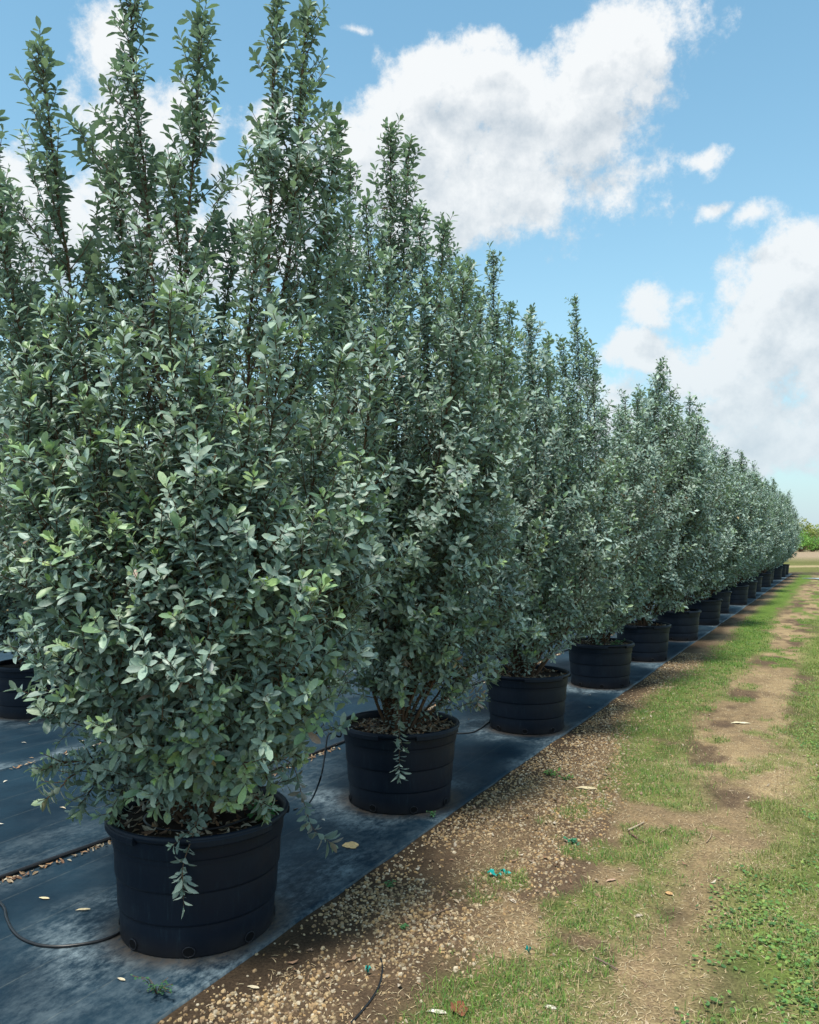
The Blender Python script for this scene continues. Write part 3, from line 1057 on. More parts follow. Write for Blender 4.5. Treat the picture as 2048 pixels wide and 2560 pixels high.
# tree in the pot with the hose loop ------------------------------------
x, y = POTS[0]
T = TreeMaker(11, (x, y, 0.0), step=0.0096, leaf=0.051)
for (dx, dy, dz, w) in [(-25, 245, .10, .9), (85, 85, -.12, .88), (272, -35, -.10, .9), (422, 32, .16, .85), (585, -25, .0, .82), (648, -5, .12, .88), (230, 330, .1, .9), (0, 480, -.2, .9),
                        (185, 520, .35, .85), (365, 340, -.28, .8), (500, 470, .38, .8), (712, 260, .25, .7), (545, 480, -.30, .85),
                        (60, 620, .4, .85), (300, 560, .45, .85)]:
    T.stem(dpx(dx, dy, y + dz), wide=w, gap=.043)
T.auto(11, 7, hout=(1.5, 2.45), rout=(.56, .80), rlow=(.34, .55))
for (dx, dy, dz) in [(595, 690, -.60), (185, 850, -.62), (110, 940, -.60), (790, 735, -.30), (470, 1150, -.62), (640, 1110, -.5), (262, 700, -.60), (420, 790, -.62), (330, 960, -.64), (520, 880, -.6), (235, 1090, -.64), (400, 610, -.5), (150, 640, -.45), (60, 800, -.4)]:
    T.stem(dpx(dx, dy, y + dz), r0=.008, bow=.85, start=.2, fresh=.95)
for (dx, dy, dz) in [(75, 1630, -.35), (80, 1345, -.30), (640, 1480, -.35), (110, 1490, -.42), (700, 1400, -.2), (640, 1600, -.15), (330, 1640, -.5), (520, 1620, -.5), (230, 1540, -.55), (430, 1500, -.6), (300, 1670, -.36), (250, 1690, -.18), (210, 1680, -.1), (470, 1640, -.40), (575, 1660, -.22), (380, 1590, -.5), (600, 1540, -.3), (90, 1690, -.2), (165, 1715, -.15), (235, 1725, -.2), (320, 1712, -.38), (560, 1725, -.2), (480, 1700, -.40)]:
    T.stem(dpx(dx, dy, y + dz), r0=.006, low=True, start=.25, gap=.04, fresh=.85, lmax=.26)
b0 = np.array([x, y, .44])
branch_only(T, smooth_path([b0, b0 + (0.05, -.22, .05), b0 + (.06, -.33, .02), b0 + (.04, -.375, -.06), b0 + (.035, -.385, -.15)]), 3, .15)
branch_only(T, smooth_path([b0 + (.1, 0, .1), dpx(600, 1600, y - .1), dpx(640, 1690, y - .02), dpx(660, 1745, y), dpx(700, 1778, y + .02)]), 1, .3, .4, .07, .0022)
TREES.append((T.done(), 1, 'tall silver-leaved tree in the pot with the hose loop, leafy down to the rim', True))

x, y = POTS[1]
T = TreeMaker(12, (x, y, 0.0), step=0.0110, leaf=0.053)
for (dx, dy, dz, w) in [(822, 265, -.05, .9), (738, 345, .1, .85), (862, 300, .15, .8), (935, 470, .25, .9), (770, 420, -.3, .9), (880, 440, -.25, .9), (690, 430, .3, .9),
                        (980, 560, .35, .9), (720, 520, .4, .9), (900, 590, -.35, .9)]:
    T.stem(dpx(dx, dy, y + dz), wide=w)
T.auto(11, 4, hout=(1.6, 3.1), rlow=(.36, .5), rout=(.55, .82), wide=1.08)
for (dx, dy, dz) in [(1000, 755, -.55), (800, 730, -.60), (890, 1010, -.62), (960, 900, -.4), (830, 1000, -.6), (1010, 1300, -.2)]:
    T.stem(dpx(dx, dy, y + dz), r0=.008, bow=.85, start=.2, fresh=.95)
for (dx, dy, dz) in [(1040, 1400, -.15), (990, 1330, -.4), (740, 1330, -.3), (860, 1290, -.5), (760, 1440, -.2), (940, 1380, -.45)]:
    T.stem(dpx(dx, dy, y + dz), r0=.006, low=True, start=.3, gap=.045, fresh=.8, lmax=.22)
b0 = np.array([x, y, .44])
branch_only(T, smooth_path([b0 + (0, 0, .5), b0 + (-.02, -.2, .42), b0 + (-.01, -.31, .2), b0 + (.0, -.365, .06), b0 + (.0, -.385, -.06), b0 + (.0, -.39, -.2)]), 4, .05, .0, .09, .0025)
branch_only(T, smooth_path([b0 + (0, -.1, .7), b0 + (.02, -.36, .66), b0 + (.03, -.42, .55), b0 + (.03, -.42, .42)]), 2, 0, .92, .09, .0025)
branch_only(T, smooth_path([b0 + (0.1, -.1, .5), b0 + (.30, -.3, .42), b0 + (.40, -.34, .30), b0 + (.43, -.35, .17)]), 2, 0, .7, .09, .0025)
TREES.append((T.done(), 1, 'silver-leaved tree whose drooping twig hangs over the rim of the second pot', True))

x, y = POTS[2]
T = TreeMaker(13, (x, y, 0.0), step=0.0122, leaf=0.055)
for (dx, dy, dz, w) in [(1040, 530, 0, .9), (985, 545, .1, .85), (940, 475, .2, .8), (1118, 655, -.3, .8), (1075, 640, .3, .9), (1010, 620, -.3, .9), (1150, 745, .2, .9), (960, 650, .35, .9)]:
    T.stem(dpx(dx, dy, y + dz), wide=w)
T.auto(11, 8, hout=(1.5, 3.3), rout=(.55, .85), wide=1.15)
for (dx, dy, dz) in [(1160, 990, -.55), (1090, 900, -.6), (1140, 1080, -.6), (1150, 1250, -.5), (1050, 1290, -.3)]:
    T.stem(dpx(dx, dy, y + dz), r0=.008, bow=.85, start=.2, fresh=1.0)
TREES.append((T.done(), 1, 'silver-leaved tree with bright green shoots in the third pot along the gravel', True))

x, y = POTS[3]
T = TreeMaker(14, (x, y, 0.0), step=0.0132, leaf=0.057)
for (dx, dy, dz, w) in [(1212, 632, 0, .9), (1155, 712, .1, .9), (1185, 715, -.2, .9), (1250, 745, -.3, .9), (1120, 730, .3, .9), (1235, 720, .3, .9)]:
    T.stem(dpx(dx, dy, y + dz), wide=w)
T.auto(11, 8, hout=(1.5, 3.3), rout=(.55, .85), wide=1.15)
for (dx, dy, dz) in [(1280, 1010, -.6), (1240, 900, -.5), (1290, 1150, -.5), (1270, 1250, -.4)]:
    T.stem(dpx(dx, dy, y + dz), r0=.008, bow=.85, start=.2, fresh=.9)
TREES.append((T.done(), 1, 'silver-leaved tree with one tall narrow spire, in the fourth pot with weeds', True))

# three more shapes that the far trees and the row behind share
VARIANTS = []
for k in range(4):
    T = TreeMaker(30 + k, (0, 0, 0.0), step=0.0190, leaf=0.069)
    T.auto(11, 8, top=(3.15, 3.95), n_top=8, rad=.62, hout=(1.5, 3.2), rout=(.55, .88), wide=1.22)
    VARIANTS.append((T.done(), 0 if k else 0))


def leaf_mats(T, sel=None):
    sd = np.cross(T.A, T.N)
    M = np.stack([sd, T.A, T.N], -1) * T.L[:, None, None]
    return M


def crown_mesh(T, detail, keep, origin):
    M = leaf_mats(T)
    B = Bag()
    for det, m in ((detail, keep & ~T.inner), (0, keep & T.inner)):
        tv, tf = leaf_template(det)
        v, f, c = scatter(tv, tf, T.P[m] - origin, M[m], T.C[m])
        B.add(v, f, c)
    return B.mesh('crown', M_LEAF)


def stem_meshes(T, origin):
    out = []
    for b in T.stems:
        v = np.concatenate(b.v) - origin
        out.append(make_mesh('stem', v, [np.concatenate(q) for q in b.f.values()], M_BARK))
    return out


def visible_leaves(n_each):
    """per near tree: the leaves that show largest, not hidden by others"""
    allP = np.concatenate([t[0].P + t[0].A * t[0].L[:, None] * .5 for t in TREES])
    allL = np.concatenate([t[0].L for t in TREES])
    allN = np.concatenate([t[0].N for t in TREES])
    own = np.concatenate([np.full(len(t[0].P), i) for i, t in enumerate(TREES)])
    idx = np.concatenate([np.arange(len(t[0].P)) for t in TREES])
    rel = allP - np.array([0, 0, CAM_H])
    cp, sp = math.cos(PITCH), math.sin(PITCH)
    fw = rel[:, 1] * cp + rel[:, 2] * sp
    up = -rel[:, 1] * sp + rel[:, 2] * cp
    px = 1024 + FPX * rel[:, 0] / fw
    py = 1280 - FPX * up / fw
    dist = np.linalg.norm(rel, axis=1)
    face = np.abs(np.einsum('ij,ij->i', allN, rel)) / dist
    area = face * (allL * FPX / dist) ** 2
    ok = (px > 10) & (px < 2038) & (py > 10) & (py < 2550)
    g = 12
    cx, cy = np.clip((px // g).astype(int), 0, 170), np.clip((py // g).astype(int), 0, 213)
    zb = np.full((171, 214), 1e9)
    np.minimum.at(zb, (cx[ok], cy[ok]), dist[ok])
    zz = zb.copy()
    for ox in (-1, 0, 1):
        for oy in (-1, 0, 1):
            zz = np.minimum(zz, np.roll(np.roll(zb, ox, 0), oy, 1))
    vis = ok & (dist < zb[cx, cy] + 1e-6) & (dist < zz[cx, cy] + .12)
    res = []
    for i in range(len(TREES)):
        m = np.where(vis & (own == i))[0]
        m = m[np.argsort(-area[m])][:n_each[i]]
        res.append(idx[m])
    return res


SEL = visible_leaves([300, 300, 300, 200])
TREE_GROUP = 'silver-leaved trees of the front row'
tcol_cache = {}


def leaf_objects(T, sel, parent, origin):
    """single leaves as objects sharing a few meshes by colour"""
    M = leaf_mats(T)
    tv, tf = leaf_template(2)
    C = T.C[sel]
    q = np.round(C / 0.035).astype(int)
    for i, key in zip(sel, map(tuple, q)):
        me = tcol_cache.get(key)
        if me is None:
            me = make_mesh('leaf', tv, tf, M_LEAF, np.tile(np.array(key) * 0.035, (len(tv), 1)))
            tcol_cache[key] = me
        o = bpy.data.objects.new('leaf', me)
        COL.objects.link(o)
        o.parent = parent
        mm = Matrix.Identity(4)
        for a in range(3):
            for b in range(3):
                mm[a][b] = float(M[i][a][b])
            mm[a][3] = float(T.P[i][a] - origin[a])
        o.matrix_local = mm


for i, (T, detail, lab, _) in enumerate(TREES):
    org = T.base
    e = empty('silver_tree', org, lab, 'tree', TREE_GROUP)
    for me in stem_meshes(T, org):
        link('stem', me, e)
    keep = np.ones(len(T.P), bool); keep[SEL[i]] = False
    cr = link('crown', crown_mesh(T, detail, keep, org), e)
    tag(cr, kind='stuff')
    leaf_objects(T, SEL[i], cr, org)

VM = []
for T, detail in VARIANTS:
    sb = Bag()
    for b in T.stems:
        for q in b.f.values():
            pass
    VM.append((stem_meshes(T, T.base), crown_mesh(T, 0, np.ones(len(T.P), bool), T.base)))


def variant_tree(k, x, y, lab, grp, rot, sc):
    e = empty('silver_tree', (x, y, 0.0), lab, 'tree', grp)
    e.rotation_euler = (.035 * math.sin(rot * 5.3), .035 * math.sin(rot * 3.1 + 1), rot)
    e.scale = (sc[0], sc[0], sc[1])
    stems, crown = VM[k]
    for me in stems:
        link('stem', me, e)
    c = link('crown', crown, e)
    tag(c, kind='stuff')
    return e


HS = [1.04, .96, 1.01, .92, 1.0, .94, 1.04, .95, 1.02, .96, .98, .92]
for k in range(4, 16):
    x, y = POTS[k]
    variant_tree(k % 4, x, y, 'silver-leaved tree in the %s gravel-edge pot from the pot with the hose loop' % ORD[k], TREE_GROUP,
                 1.7 * k + .4 * math.sin(k), (1.0 + .09 * math.sin(k * 3.3), HS[k - 4]))
for k, (x, y) in enumerate(ROW2):
    variant_tree((k + 1) % 4, x, y, 'silver-leaved tree in the %s pot of the row behind, counting away from the hose loop' % ORD[k],
                 'silver-leaved trees of the row behind', 2.1 * k + 1.0, (1.02, .95 + .04 * math.sin(k * 2.0)))

# ------------------------------------------------------------------ hoses
def hose(name, pts, rad, label, cat='hose', group=None):
    v, f = tube(pts, rad, 8)
    return tag(link(name, make_mesh(name, v, f, M_HOSE)), label, cat, group)


ss = np.linspace(-3.2, 37, 160)
main = st(ss, -1.04 + .05 * np.sin(ss * .8) + .03 * np.sin(ss * 2.1), 0.022)
hose('irrigation_hose', main, 0.0105, 'long straight black irrigation hose lying on the sheet behind the front pots', 'hose')
loop = [(-90, 2190), (0, 2257), (16, 2294), (29, 2322), (52, 2345), (91, 2361), (130, 2366), (169, 2365), (221, 2358), (260, 2349), (291, 2336), (330, 2312)]
lp = smooth_path([gp(a, b, .015) for a, b in loop], 6)
hose('drip_tube', lp, 0.0055, 'thin black drip tube curving in a loop to the foot of a pot')
b2 = np.array([POTS[1][0], POTS[1][1], 0])
arch = smooth_path([gp(735, 2025, .014), gp(773, 2008, .014), at(800, 1950, 4.18), at(812, 1890, 4.34), at(822, 1835, 4.52), b2 + (-.34, -.14, .40), b2 + (-.33, -.10, .462), b2 + (-.25, -.05, .43), b2 + (-.14, -.02, .43)], 7)
hose('drip_tube', arch, 0.0048, 'thin black drip tube arching from the sheet over the rim of the second pot')
b1 = np.array([POTS[0][0], POTS[0][1], 0])
ring = smooth_path([b1 + (-.14, .12, .44), b1 + (-.20, -.05, .438), b1 + (-.13, -.17, .435), b1 + (0, -.20, .434), b1 + (.12, -.17, .436), b1 + (.22, -.06, .438)], 7)
hose('drip_tube', ring, 0.0045, 'thin black drip tube curled on the soil inside the pot with the hose loop')
b3 = np.array([POTS[2][0], POTS[2][1], 0])
p3 = smooth_path([gp(1120, 1834, .014), gp(1175, 1832, .014), gp(1200, 1822, .014), gp(1222, 1806, .014), b3 + (-.26, .03, .014)], 6)
hose('drip_tube', p3, 0.0052, 'short black drip tube running to the foot of the third pot')
gt = [(952, 2395), (956, 2420), (948, 2460), (925, 2500), (893, 2540), (855, 2580)]
g3 = [gp(a, b, .0) for a, b in gt]
g3 = smooth_path([np.array([q[0], q[1], float(gz(*to_st(q[0], q[1]))) + .005]) for q in g3], 6)
hose('drip_tube', g3, 0.0036, 'thin black drip tube lying across the gravel and grass')

# ------------------------------------------------------------------ gravel, turf, straw (too many to count)
def region(n, s0, s1, t0, t1, power=1.0):
    return s0 + (s1 - s0) * rng.random(n) ** power, rng.uniform(t0, t1, n)


# stones ---------------------------------------------------------------
def stone_tpl():
    a = np.arange(5) * 2 * math.pi / 5
    r0 = np.array([1.05, .95, 1.1, .9, 1.0])
    v = np.vstack([np.stack([r0 * np.cos(a), r0 * np.sin(a), 0 * a - .45], 1),
                   np.stack([.74 * r0[::-1] * np.cos(a + .4), .74 * r0[::-1] * np.sin(a + .4), np.array([.62, .75, .55, .8, .65])], 1)])
    f = [(q, (q + 1) % 5, 5 + q) for q in range(5)] + [((q + 1) % 5, 5 + (q + 1) % 5, 5 + q) for q in range(5)] + [(5, 6, 7), (5, 7, 8), (5, 8, 9)]
    return v, np.array(f)


def rand_rot(n, flat=.5):
    a = rng.uniform(0, 6.28, n)
    ax = np.stack([np.cos(a), np.sin(a), rng.normal(0, flat * .4, n)], 1); ax /= np.linalg.norm(ax, axis=1, keepdims=True)
    nr = np.stack([rng.normal(0, flat * .5, n), rng.normal(0, flat * .5, n), np.ones(n)], 1)
    sd = np.cross(ax, nr); sd /= np.linalg.norm(sd, axis=1, keepdims=True)
    return sd, ax, np.cross(sd, ax)


def build_stones():
    s, t = region(96000, -1.5, 9.0, 0.33, 1.40, 1.9)
    g = ground_masks(s, t)[0]
    k = (rng.random(len(s)) < np.clip((g - .06) * .70, 0, 1)) & (t > edge_t(s) + .01)
    s, t = s[k], t[k]
    n = len(s)
    size = np.clip(rng.lognormal(math.log(.0049), .36, n), .0022, .0098)
    sd, ax, nr = rand_rot(n)
    M = np.stack([sd * size[:, None] * rng.uniform(.7, 1.15, (n, 1)), ax * size[:, None] * rng.uniform(.9, 1.5, (n, 1)), nr * size[:, None] * rng.uniform(.55, .85, (n, 1))], -1)
    pal = np.array([(.44, .34, .21), (.50, .41, .28), (.35, .25, .15), (.54, .48, .38), (.25, .18, .12), (.46, .32, .17)])
    c = pal[rng.integers(0, 6, n)] * rng.uniform(.45, .95, (n, 1)) * np.array([1.0, .93, .84])
    pos = st(s, t, gz(s, t) + size * .18)
    v, f, c = scatter(*stone_tpl(), pos, M, c)
    tag(link('gravel', make_mesh('gravel', v, f, M_STONE, c, smooth=False)), 'pale limestone gravel strewn along the edge of the black sheet', 'gravel', kind='stuff')


build_stones()


def blades(s, t, L, W, lean, cols, zoff=0.0):
    n = len(s)
    a = rng.uniform(0, 6.28, n)
    h = np.stack([np.cos(a), np.sin(a), 0 * a], 1)
    sdv = np.stack([-np.sin(a), np.cos(a), 0 * a], 1)
    p = st(s, t, gz(s, t) + zoff)
    le = lean * rng.uniform(.3, 1.2, n)
    mid = p + (h * np.sin(le * .6)[:, None] + UP * np.cos(le * .6)[:, None]) * (L * .55)[:, None]
    tip = mid + (h * np.sin(le * 1.5)[:, None] + UP * np.cos(le * 1.5)[:, None]) * (L * .45)[:, None]
    w = (W / 2)[:, None]
    v = np.stack([p - sdv * w, p + sdv * w, mid - sdv * w * .8, mid + sdv * w * .8, tip], 1)
    f = np.array([(0, 1, 3), (0, 3, 2), (2, 3, 4)])
    f = (f[None] + (np.arange(n) * 5)[:, None, None]).reshape(-1, 3)
    return v.reshape(-1, 3), f, np.repeat(cols, 5, 0)


def build_grass():
    s, t = region(380000, -1.5, 15.0, 0.42, 2.9, 1.85)
    gr, ga, cl, so, sw = ground_masks(s, t)
    clump = sstep(.38, .62, fbm(s * 9, t * 11, 141, 2))
    k = rng.random(len(s)) < np.clip(ga * (.2 + .8 * clump) * .8, 0, 1)
    s, t, ga, cl = s[k], t[k], ga[k], cl[k]
    n = len(s)
    far = sstep(3, 9, s)
    L = rng.uniform(.016, .046, n) * (1 + .35 * clump[k]) * (1 - .2 * far)
    W = rng.uniform(.0018, .0034, n) * (1 + .9 * far)
    right = sstep(1.6, 2.0, t)
    a = np.array([(.115, .235, .038), (.150, .275, .042), (.085, .185, .040)])[rng.integers(0, 3, n)]
    b = np.array([(.225, .255, .065), (.185, .230, .055), (.33, .31, .12)])[rng.integers(0, 3, n)]
    mixk = np.clip(right * .6 + .4 * (rng.random(n) < .35), 0, 1)[:, None]
    c = (a * (1 - mixk) + b * mixk) * rng.uniform(.7, 1.25, (n, 1))
    dryb = rng.random(n) < .22 * (1 - .6 * far)
    c[dryb] = np.array([(.46, .36, .20), (.38, .30, .15)])[rng.integers(0, 2, dryb.sum())] * rng.uniform(.7, 1.1, (dryb.sum(), 1))
    v, f, c = blades(s, t, L, W, 1.25, c, -.002)
    tag(link('grass', make_mesh('grass', v, f, M_GRASS, c)), 'short green grass growing in strips along the track', 'grass', kind='stuff')


def build_straw():
    s, t = region(230000, -1.5, 8.0, 0.40, 2.6, 2.0)
    gr, ga, cl, so, sw = ground_masks(s, t)
    k = rng.random(len(s)) < np.clip(sw * .75, 0, 1)
    s, t = s[k], t[k]
    n = len(s)
    L = rng.uniform(.012, .045, n)
    W = rng.uniform(.0014, .0032, n)
    pal = np.array([(.52, .40, .24), (.43, .31, .17), (.34, .23, .14), (.58, .48, .31), (.25, .16, .10)])
    c = pal[rng.integers(0, 5, n)] * rng.uniform(.7, 1.1, (n, 1))
    v, f, c = blades(s, t, L, W, 1.75, c, 0.0005)
    # lying: press towards the ground
    z0 = np.repeat(gz(s, t), 5)
    v[:, 2] = z0 + .002 + (v[:, 2] - z0) * .28
    tag(link('straw', make_mesh('straw', v, f, M_DRY, c)), 'dry tan straw and thatch lying over the bare soil', 'straw', kind='stuff')


def build_clover():
    s, t = region(150000, -1.6, 9.0, 0.6, 3.4, 1.7)
    gr, ga, cl, so, sw = ground_masks(s, t)
    clump = sstep(.36, .62, fbm(s * 6, t * 7, 151, 3))
    k = rng.random(len(s)) < np.clip(cl * clump * .85, 0, 1)
    s, t = s[k], t[k]
    n = len(s)
    ang = np.linspace(0, 2 * math.pi, 7)[:-1]
    tv = np.vstack([[(0, 0, -.12)], np.stack([np.cos(ang) * .5, np.sin(ang) * .5, 0 * ang + .03], 1)])
    tv[1:, 2] += np.array([.0, .06, .0, .06, .0, -.05])
    tf = np.array([(0, 1 + q, 1 + (q + 1) % 6) for q in range(6)])
    sz = rng.uniform(.009, .021, n)
    sd, ax, nr = rand_rot(n, .7)
    M = np.stack([sd * sz[:, None] * .85, ax * sz[:, None], nr * sz[:, None]], -1)
    pal = np.array([(.125, .255, .060), (.165, .310, .075), (.215, .335, .080), (.095, .215, .070), (.28, .35, .10)])
    c = pal[rng.integers(0, 5, n)] * rng.uniform(.75, 1.2, (n, 1))
    pos = st(s, t, gz(s, t) + rng.uniform(.004, .022, n))
    v, f, c = scatter(tv, tf, pos, M, c)
    tag(link('clover', make_mesh('clover', v, f, M_GRASS, c)), 'low bright green clover-like ground cover right of the track', 'ground cover', kind='stuff')


build_grass()
build_straw()
build_clover()


# leaf litter drifts (uncountable): under the main hose, along the seam, over the gravel
def build_litter():
    def drift(n):
        s = rng.uniform(-1.5, 14, n)
        kk = fbm(s * 2.5, s * 0, 161, 3) > .42
        s = s[kk]
        t = -1.04 + .05 * np.sin(s * .8) + .03 * np.sin(s * 2.1) + .022 + np.abs(rng.normal(0, .022, len(s)))
        p = st(s, t)
        return p[:, 0], p[:, 1]
    v, f, c = litter(1500, drift, lambda a, b: 0 * a + .014, (.018, .042))
    tag(link('leaf_litter', make_mesh('hose_litter', v, f, M_DRY, c, smooth=False)), 'drift of dry leaves caught along the straight irrigation hose', 'leaf litter', kind='stuff')

    def seam(n):
        s = rng.uniform(-1, 12, n)
        kk = fbm(s * 2.2, s * 0, 163, 3) > .45
        s = s[kk]
        p = st(s, SEAM + .03 + np.abs(rng.normal(0, .025, len(s))))
        return p[:, 0], p[:, 1]
    v, f, c = litter(600, seam, lambda a, b: 0 * a + .016, (.018, .042))
    tag(link('leaf_litter', make_mesh('seam_litter', v, f, M_DRY, c, smooth=False)), 'dry leaves gathered along the seam between the two black sheets', 'leaf litter', kind='stuff')

    def grav(n):
        s, t = region(n, -1.6, 7.0, .40, 2.2, 1.5)
        kk = rng.random(n) < np.where(t < 1.1, .95, .25) * (.3 + .7 * sstep(.4, .6, fbm(s * 1.5, t * 2, 165, 3)))
        p = st(s[kk], t[kk])
        return p[:, 0], p[:, 1]
    v, f, c = litter(1200, grav, lambda a, b: gz(*to_st(a, b)) + .004, (.018, .045), pal=[(.38, .29, .20), (.30, .19, .12), (.44, .37, .29), (.22, .13, .08), (.33, .23, .16)])
    tag(link('leaf_litter', make_mesh('gravel_litter', v, f, M_DRY, c, smooth=False)), 'dry leaf bits mixed into the gravel and thatch', 'leaf litter', kind='stuff')


build_litter()

# ------------------------------------------------------------------ single small things
def leaf_sheet(px, py, length, width, ang, col, label, name='fallen_leaf', cat='leaf', curl=.12, z=None, group=None, ragged=0.0, seed=0):
    """one dry leaf lying where the photo shows it: a curled, slightly ragged blade with a stalk"""
    r = np.random.default_rng(seed + 900)
    p = gp(px, py)
    s_, t_ = to_st(p[0], p[1])
    z0 = (0.013 if t_ < edge_t(np.array(s_)) else float(gz(s_, t_)) + .004) if z is None else z
    n = 9
    u = np.linspace(0, 1, n)
    w = width * .5 * np.sin(np.pi * np.clip(u, .02, .98) ** .8) ** .8
    V = []
    for i in range(n):
        for q in (-1, -.5, 0, .5, 1):
            ww = w[i] * q * (1 + ragged * r.normal(0, .3) * (abs(q) > .6))
            V.append((ww, (u[i] - .5) * length, .004 + curl * length * (.45 * q * q * math.sin(3 * u[i]) + .25 * math.sin(5 * u[i] + 1) ** 2)))
    V = np.array(V)
    ca, sa = math.cos(ang), math.sin(ang)
    V = np.stack([V[:, 0] * ca - V[:, 1] * sa, V[:, 0] * sa + V[:, 1] * ca, V[:, 2]], 1)
    f = np.array([(i * 5 + j, i * 5 + j + 1, i * 5 + j + 6, i * 5 + j + 5) for i in range(n - 1) for j in range(4)])
    V[:, 2] -= V[:, 2].min()
    me = make_mesh(name, V, f, M_DRY, np.tile(col, (len(V), 1)) * r.uniform(.85, 1.1, (len(V), 1)))
    return tag(link(name, me, loc=(p[0], p[1], z0)), label, cat, group)


leaf_sheet(876, 2120, .082, .092, 1.75, (.80, .52, .24), 'broad tan leaf lying flat on the black sheet between two pots', curl=.04, ragged=.3)
leaf_sheet(1466, 1976, .13, .055, 1.35, (.55, .45, .28), 'large pale dry leaf on the gravel beside the small green weed', curl=.10, seed=1)
leaf_sheet(1852, 1808, .16, .06, 1.5, (.62, .55, .38), 'long pale dry leaf lying on the brown wheel track', curl=.1, seed=2)
leaf_sheet(1146, 2520, .085, .05, .3, (.20, .075, .04), 'curled reddish brown dry leaf beside the thin tube on the grass', curl=.35, ragged=.4, seed=3)
leaf_sheet(1092, 2524, .07, .022, 1.4, (.62, .58, .48), 'narrow whitish dry leaf next to the curled reddish brown leaf', curl=.15, seed=4)
leaf_sheet(1375, 2520, .045, .022, 1.2, (.60, .55, .46), 'small whitish dry leaf half sunk in the thatch', curl=.15, seed=5)
leaf_sheet(633, 2472, .045, .017, 1.3, (.55, .47, .33), 'slender pale tan leaf on the brown gravel near the sheet corner', curl=.1, seed=6)
leaf_sheet(1672, 2235, .035, .03, .8, (.50, .30, .14), 'small orange tan leaf lying in short grass', curl=.2, seed=7)
leaf_sheet(1528, 2203, .06, .016, 2.0, (.45, .30, .22), 'pinkish brown strip of dry leaf on bare soil', curl=.15, seed=8)
leaf_sheet(110, 2253, .05, .018, 1.35, (.62, .52, .33), 'cream leaf on the black sheet between hose and loop tube', curl=.05, seed=9)
leaf_sheet(207, 2283, .058, .018, 1.75, (.60, .50, .32), 'cream curled leaf with a bent stalk on the sheet beside the loop tube', curl=.12, seed=10)
leaf_sheet(303, 2458, .035, .014, 1.1, (.58, .50, .36), 'tiny cream leaf on the black sheet in front of the pot', curl=.1, seed=12)

# loose leaves on the sheets: one mesh shared by all
tpl, tpf = leaf_template(1, .38, .2, .1)
lm = [make_mesh('small_dry_leaf', (tpl - tpl[:, 2].min() * np.array([0, 0, 1])) * np.array([.036, .036, .036]), tpf, M_DRY, np.tile(c, (len(tpl), 1)), smooth=False)
      for c in [(.50, .42, .30), (.58, .53, .44), (.36, .25, .16)]]
spots = []
while len(spots) < 85:
    s_ = -1.0 + 7.5 * rng.random() ** 1.3
    t_ = rng.uniform(-4.6, .25)
    p = st(s_, t_)
    if min(np.hypot(p[0] - a, p[1] - b) for a, b in POTS[:5] + ROW2[:4]) < .36 or abs(t_ + 1.04) < .12:
        continue
    spots.append((p, t_))
for p, t_ in spots:
    o = link('small_dry_leaf', lm[rng.integers(0, 3)], loc=(p[0], p[1], (.012 if t_ > SEAM else .024)))
    k = rng.uniform(.5, 1.15)
    o.scale = (k, k, k)
    o.rotation_euler = (rng.uniform(-.15, .15), rng.uniform(-.15, .15), rng.uniform(0, 6.28))
    tag(o, 'small pale dry leaf scattered loose on the black woven sheet', 'leaf', 'small dry leaves scattered on the black sheets')


def twig(pxs, rad, col, label, seed):
    r = np.random.default_rng(seed)
    pts = [gp(a, b) for a, b in pxs]
    pts = smooth_path([np.array([q[0], q[1], float(gz(*to_st(q[0], q[1]))) + .008 + .004 * r.random()]) for q in pts], 5)
    v, f = tube(pts, np.linspace(rad, rad * .5, len(pts)), 6)
    v += r.normal(0, rad * .12, v.shape)
    return tag(link('twig', make_mesh('twig', v, f, M_DRY, np.tile(col, (len(v), 1)))), label, 'twig')


twig([(1570, 2082), (1590, 2074), (1610, 2063)], .0055, (.42, .33, .24), 'short pale stick lying on bare brown soil', 1)
twig([(1574, 2088), (1592, 2100), (1614, 2113)], .0055, (.15, .085, .065), 'short dark brown stick lying below the pale one on bare soil', 2)
twig([(1766, 2113), (1776, 2100), (1780, 2084)], .0032, (.40, .28, .18), 'thin bent tan twig on dry thatch', 3)
twig([(1650, 2090), (1664, 2080), (1677, 2074)], .0028, (.36, .25, .16), 'thin straight tan twig near the grass tufts', 4)
twig([(1488, 2398), (1520, 2412), (1545, 2424)], .0045, (.17, .12, .10), 'dark weathered twig across the dry thatch', 5)
twig([(1080, 2290), (1110, 2276), (1140, 2268)], .003, (.20, .13, .09), 'slim brown twig among the gravel and leaf bits', 6)


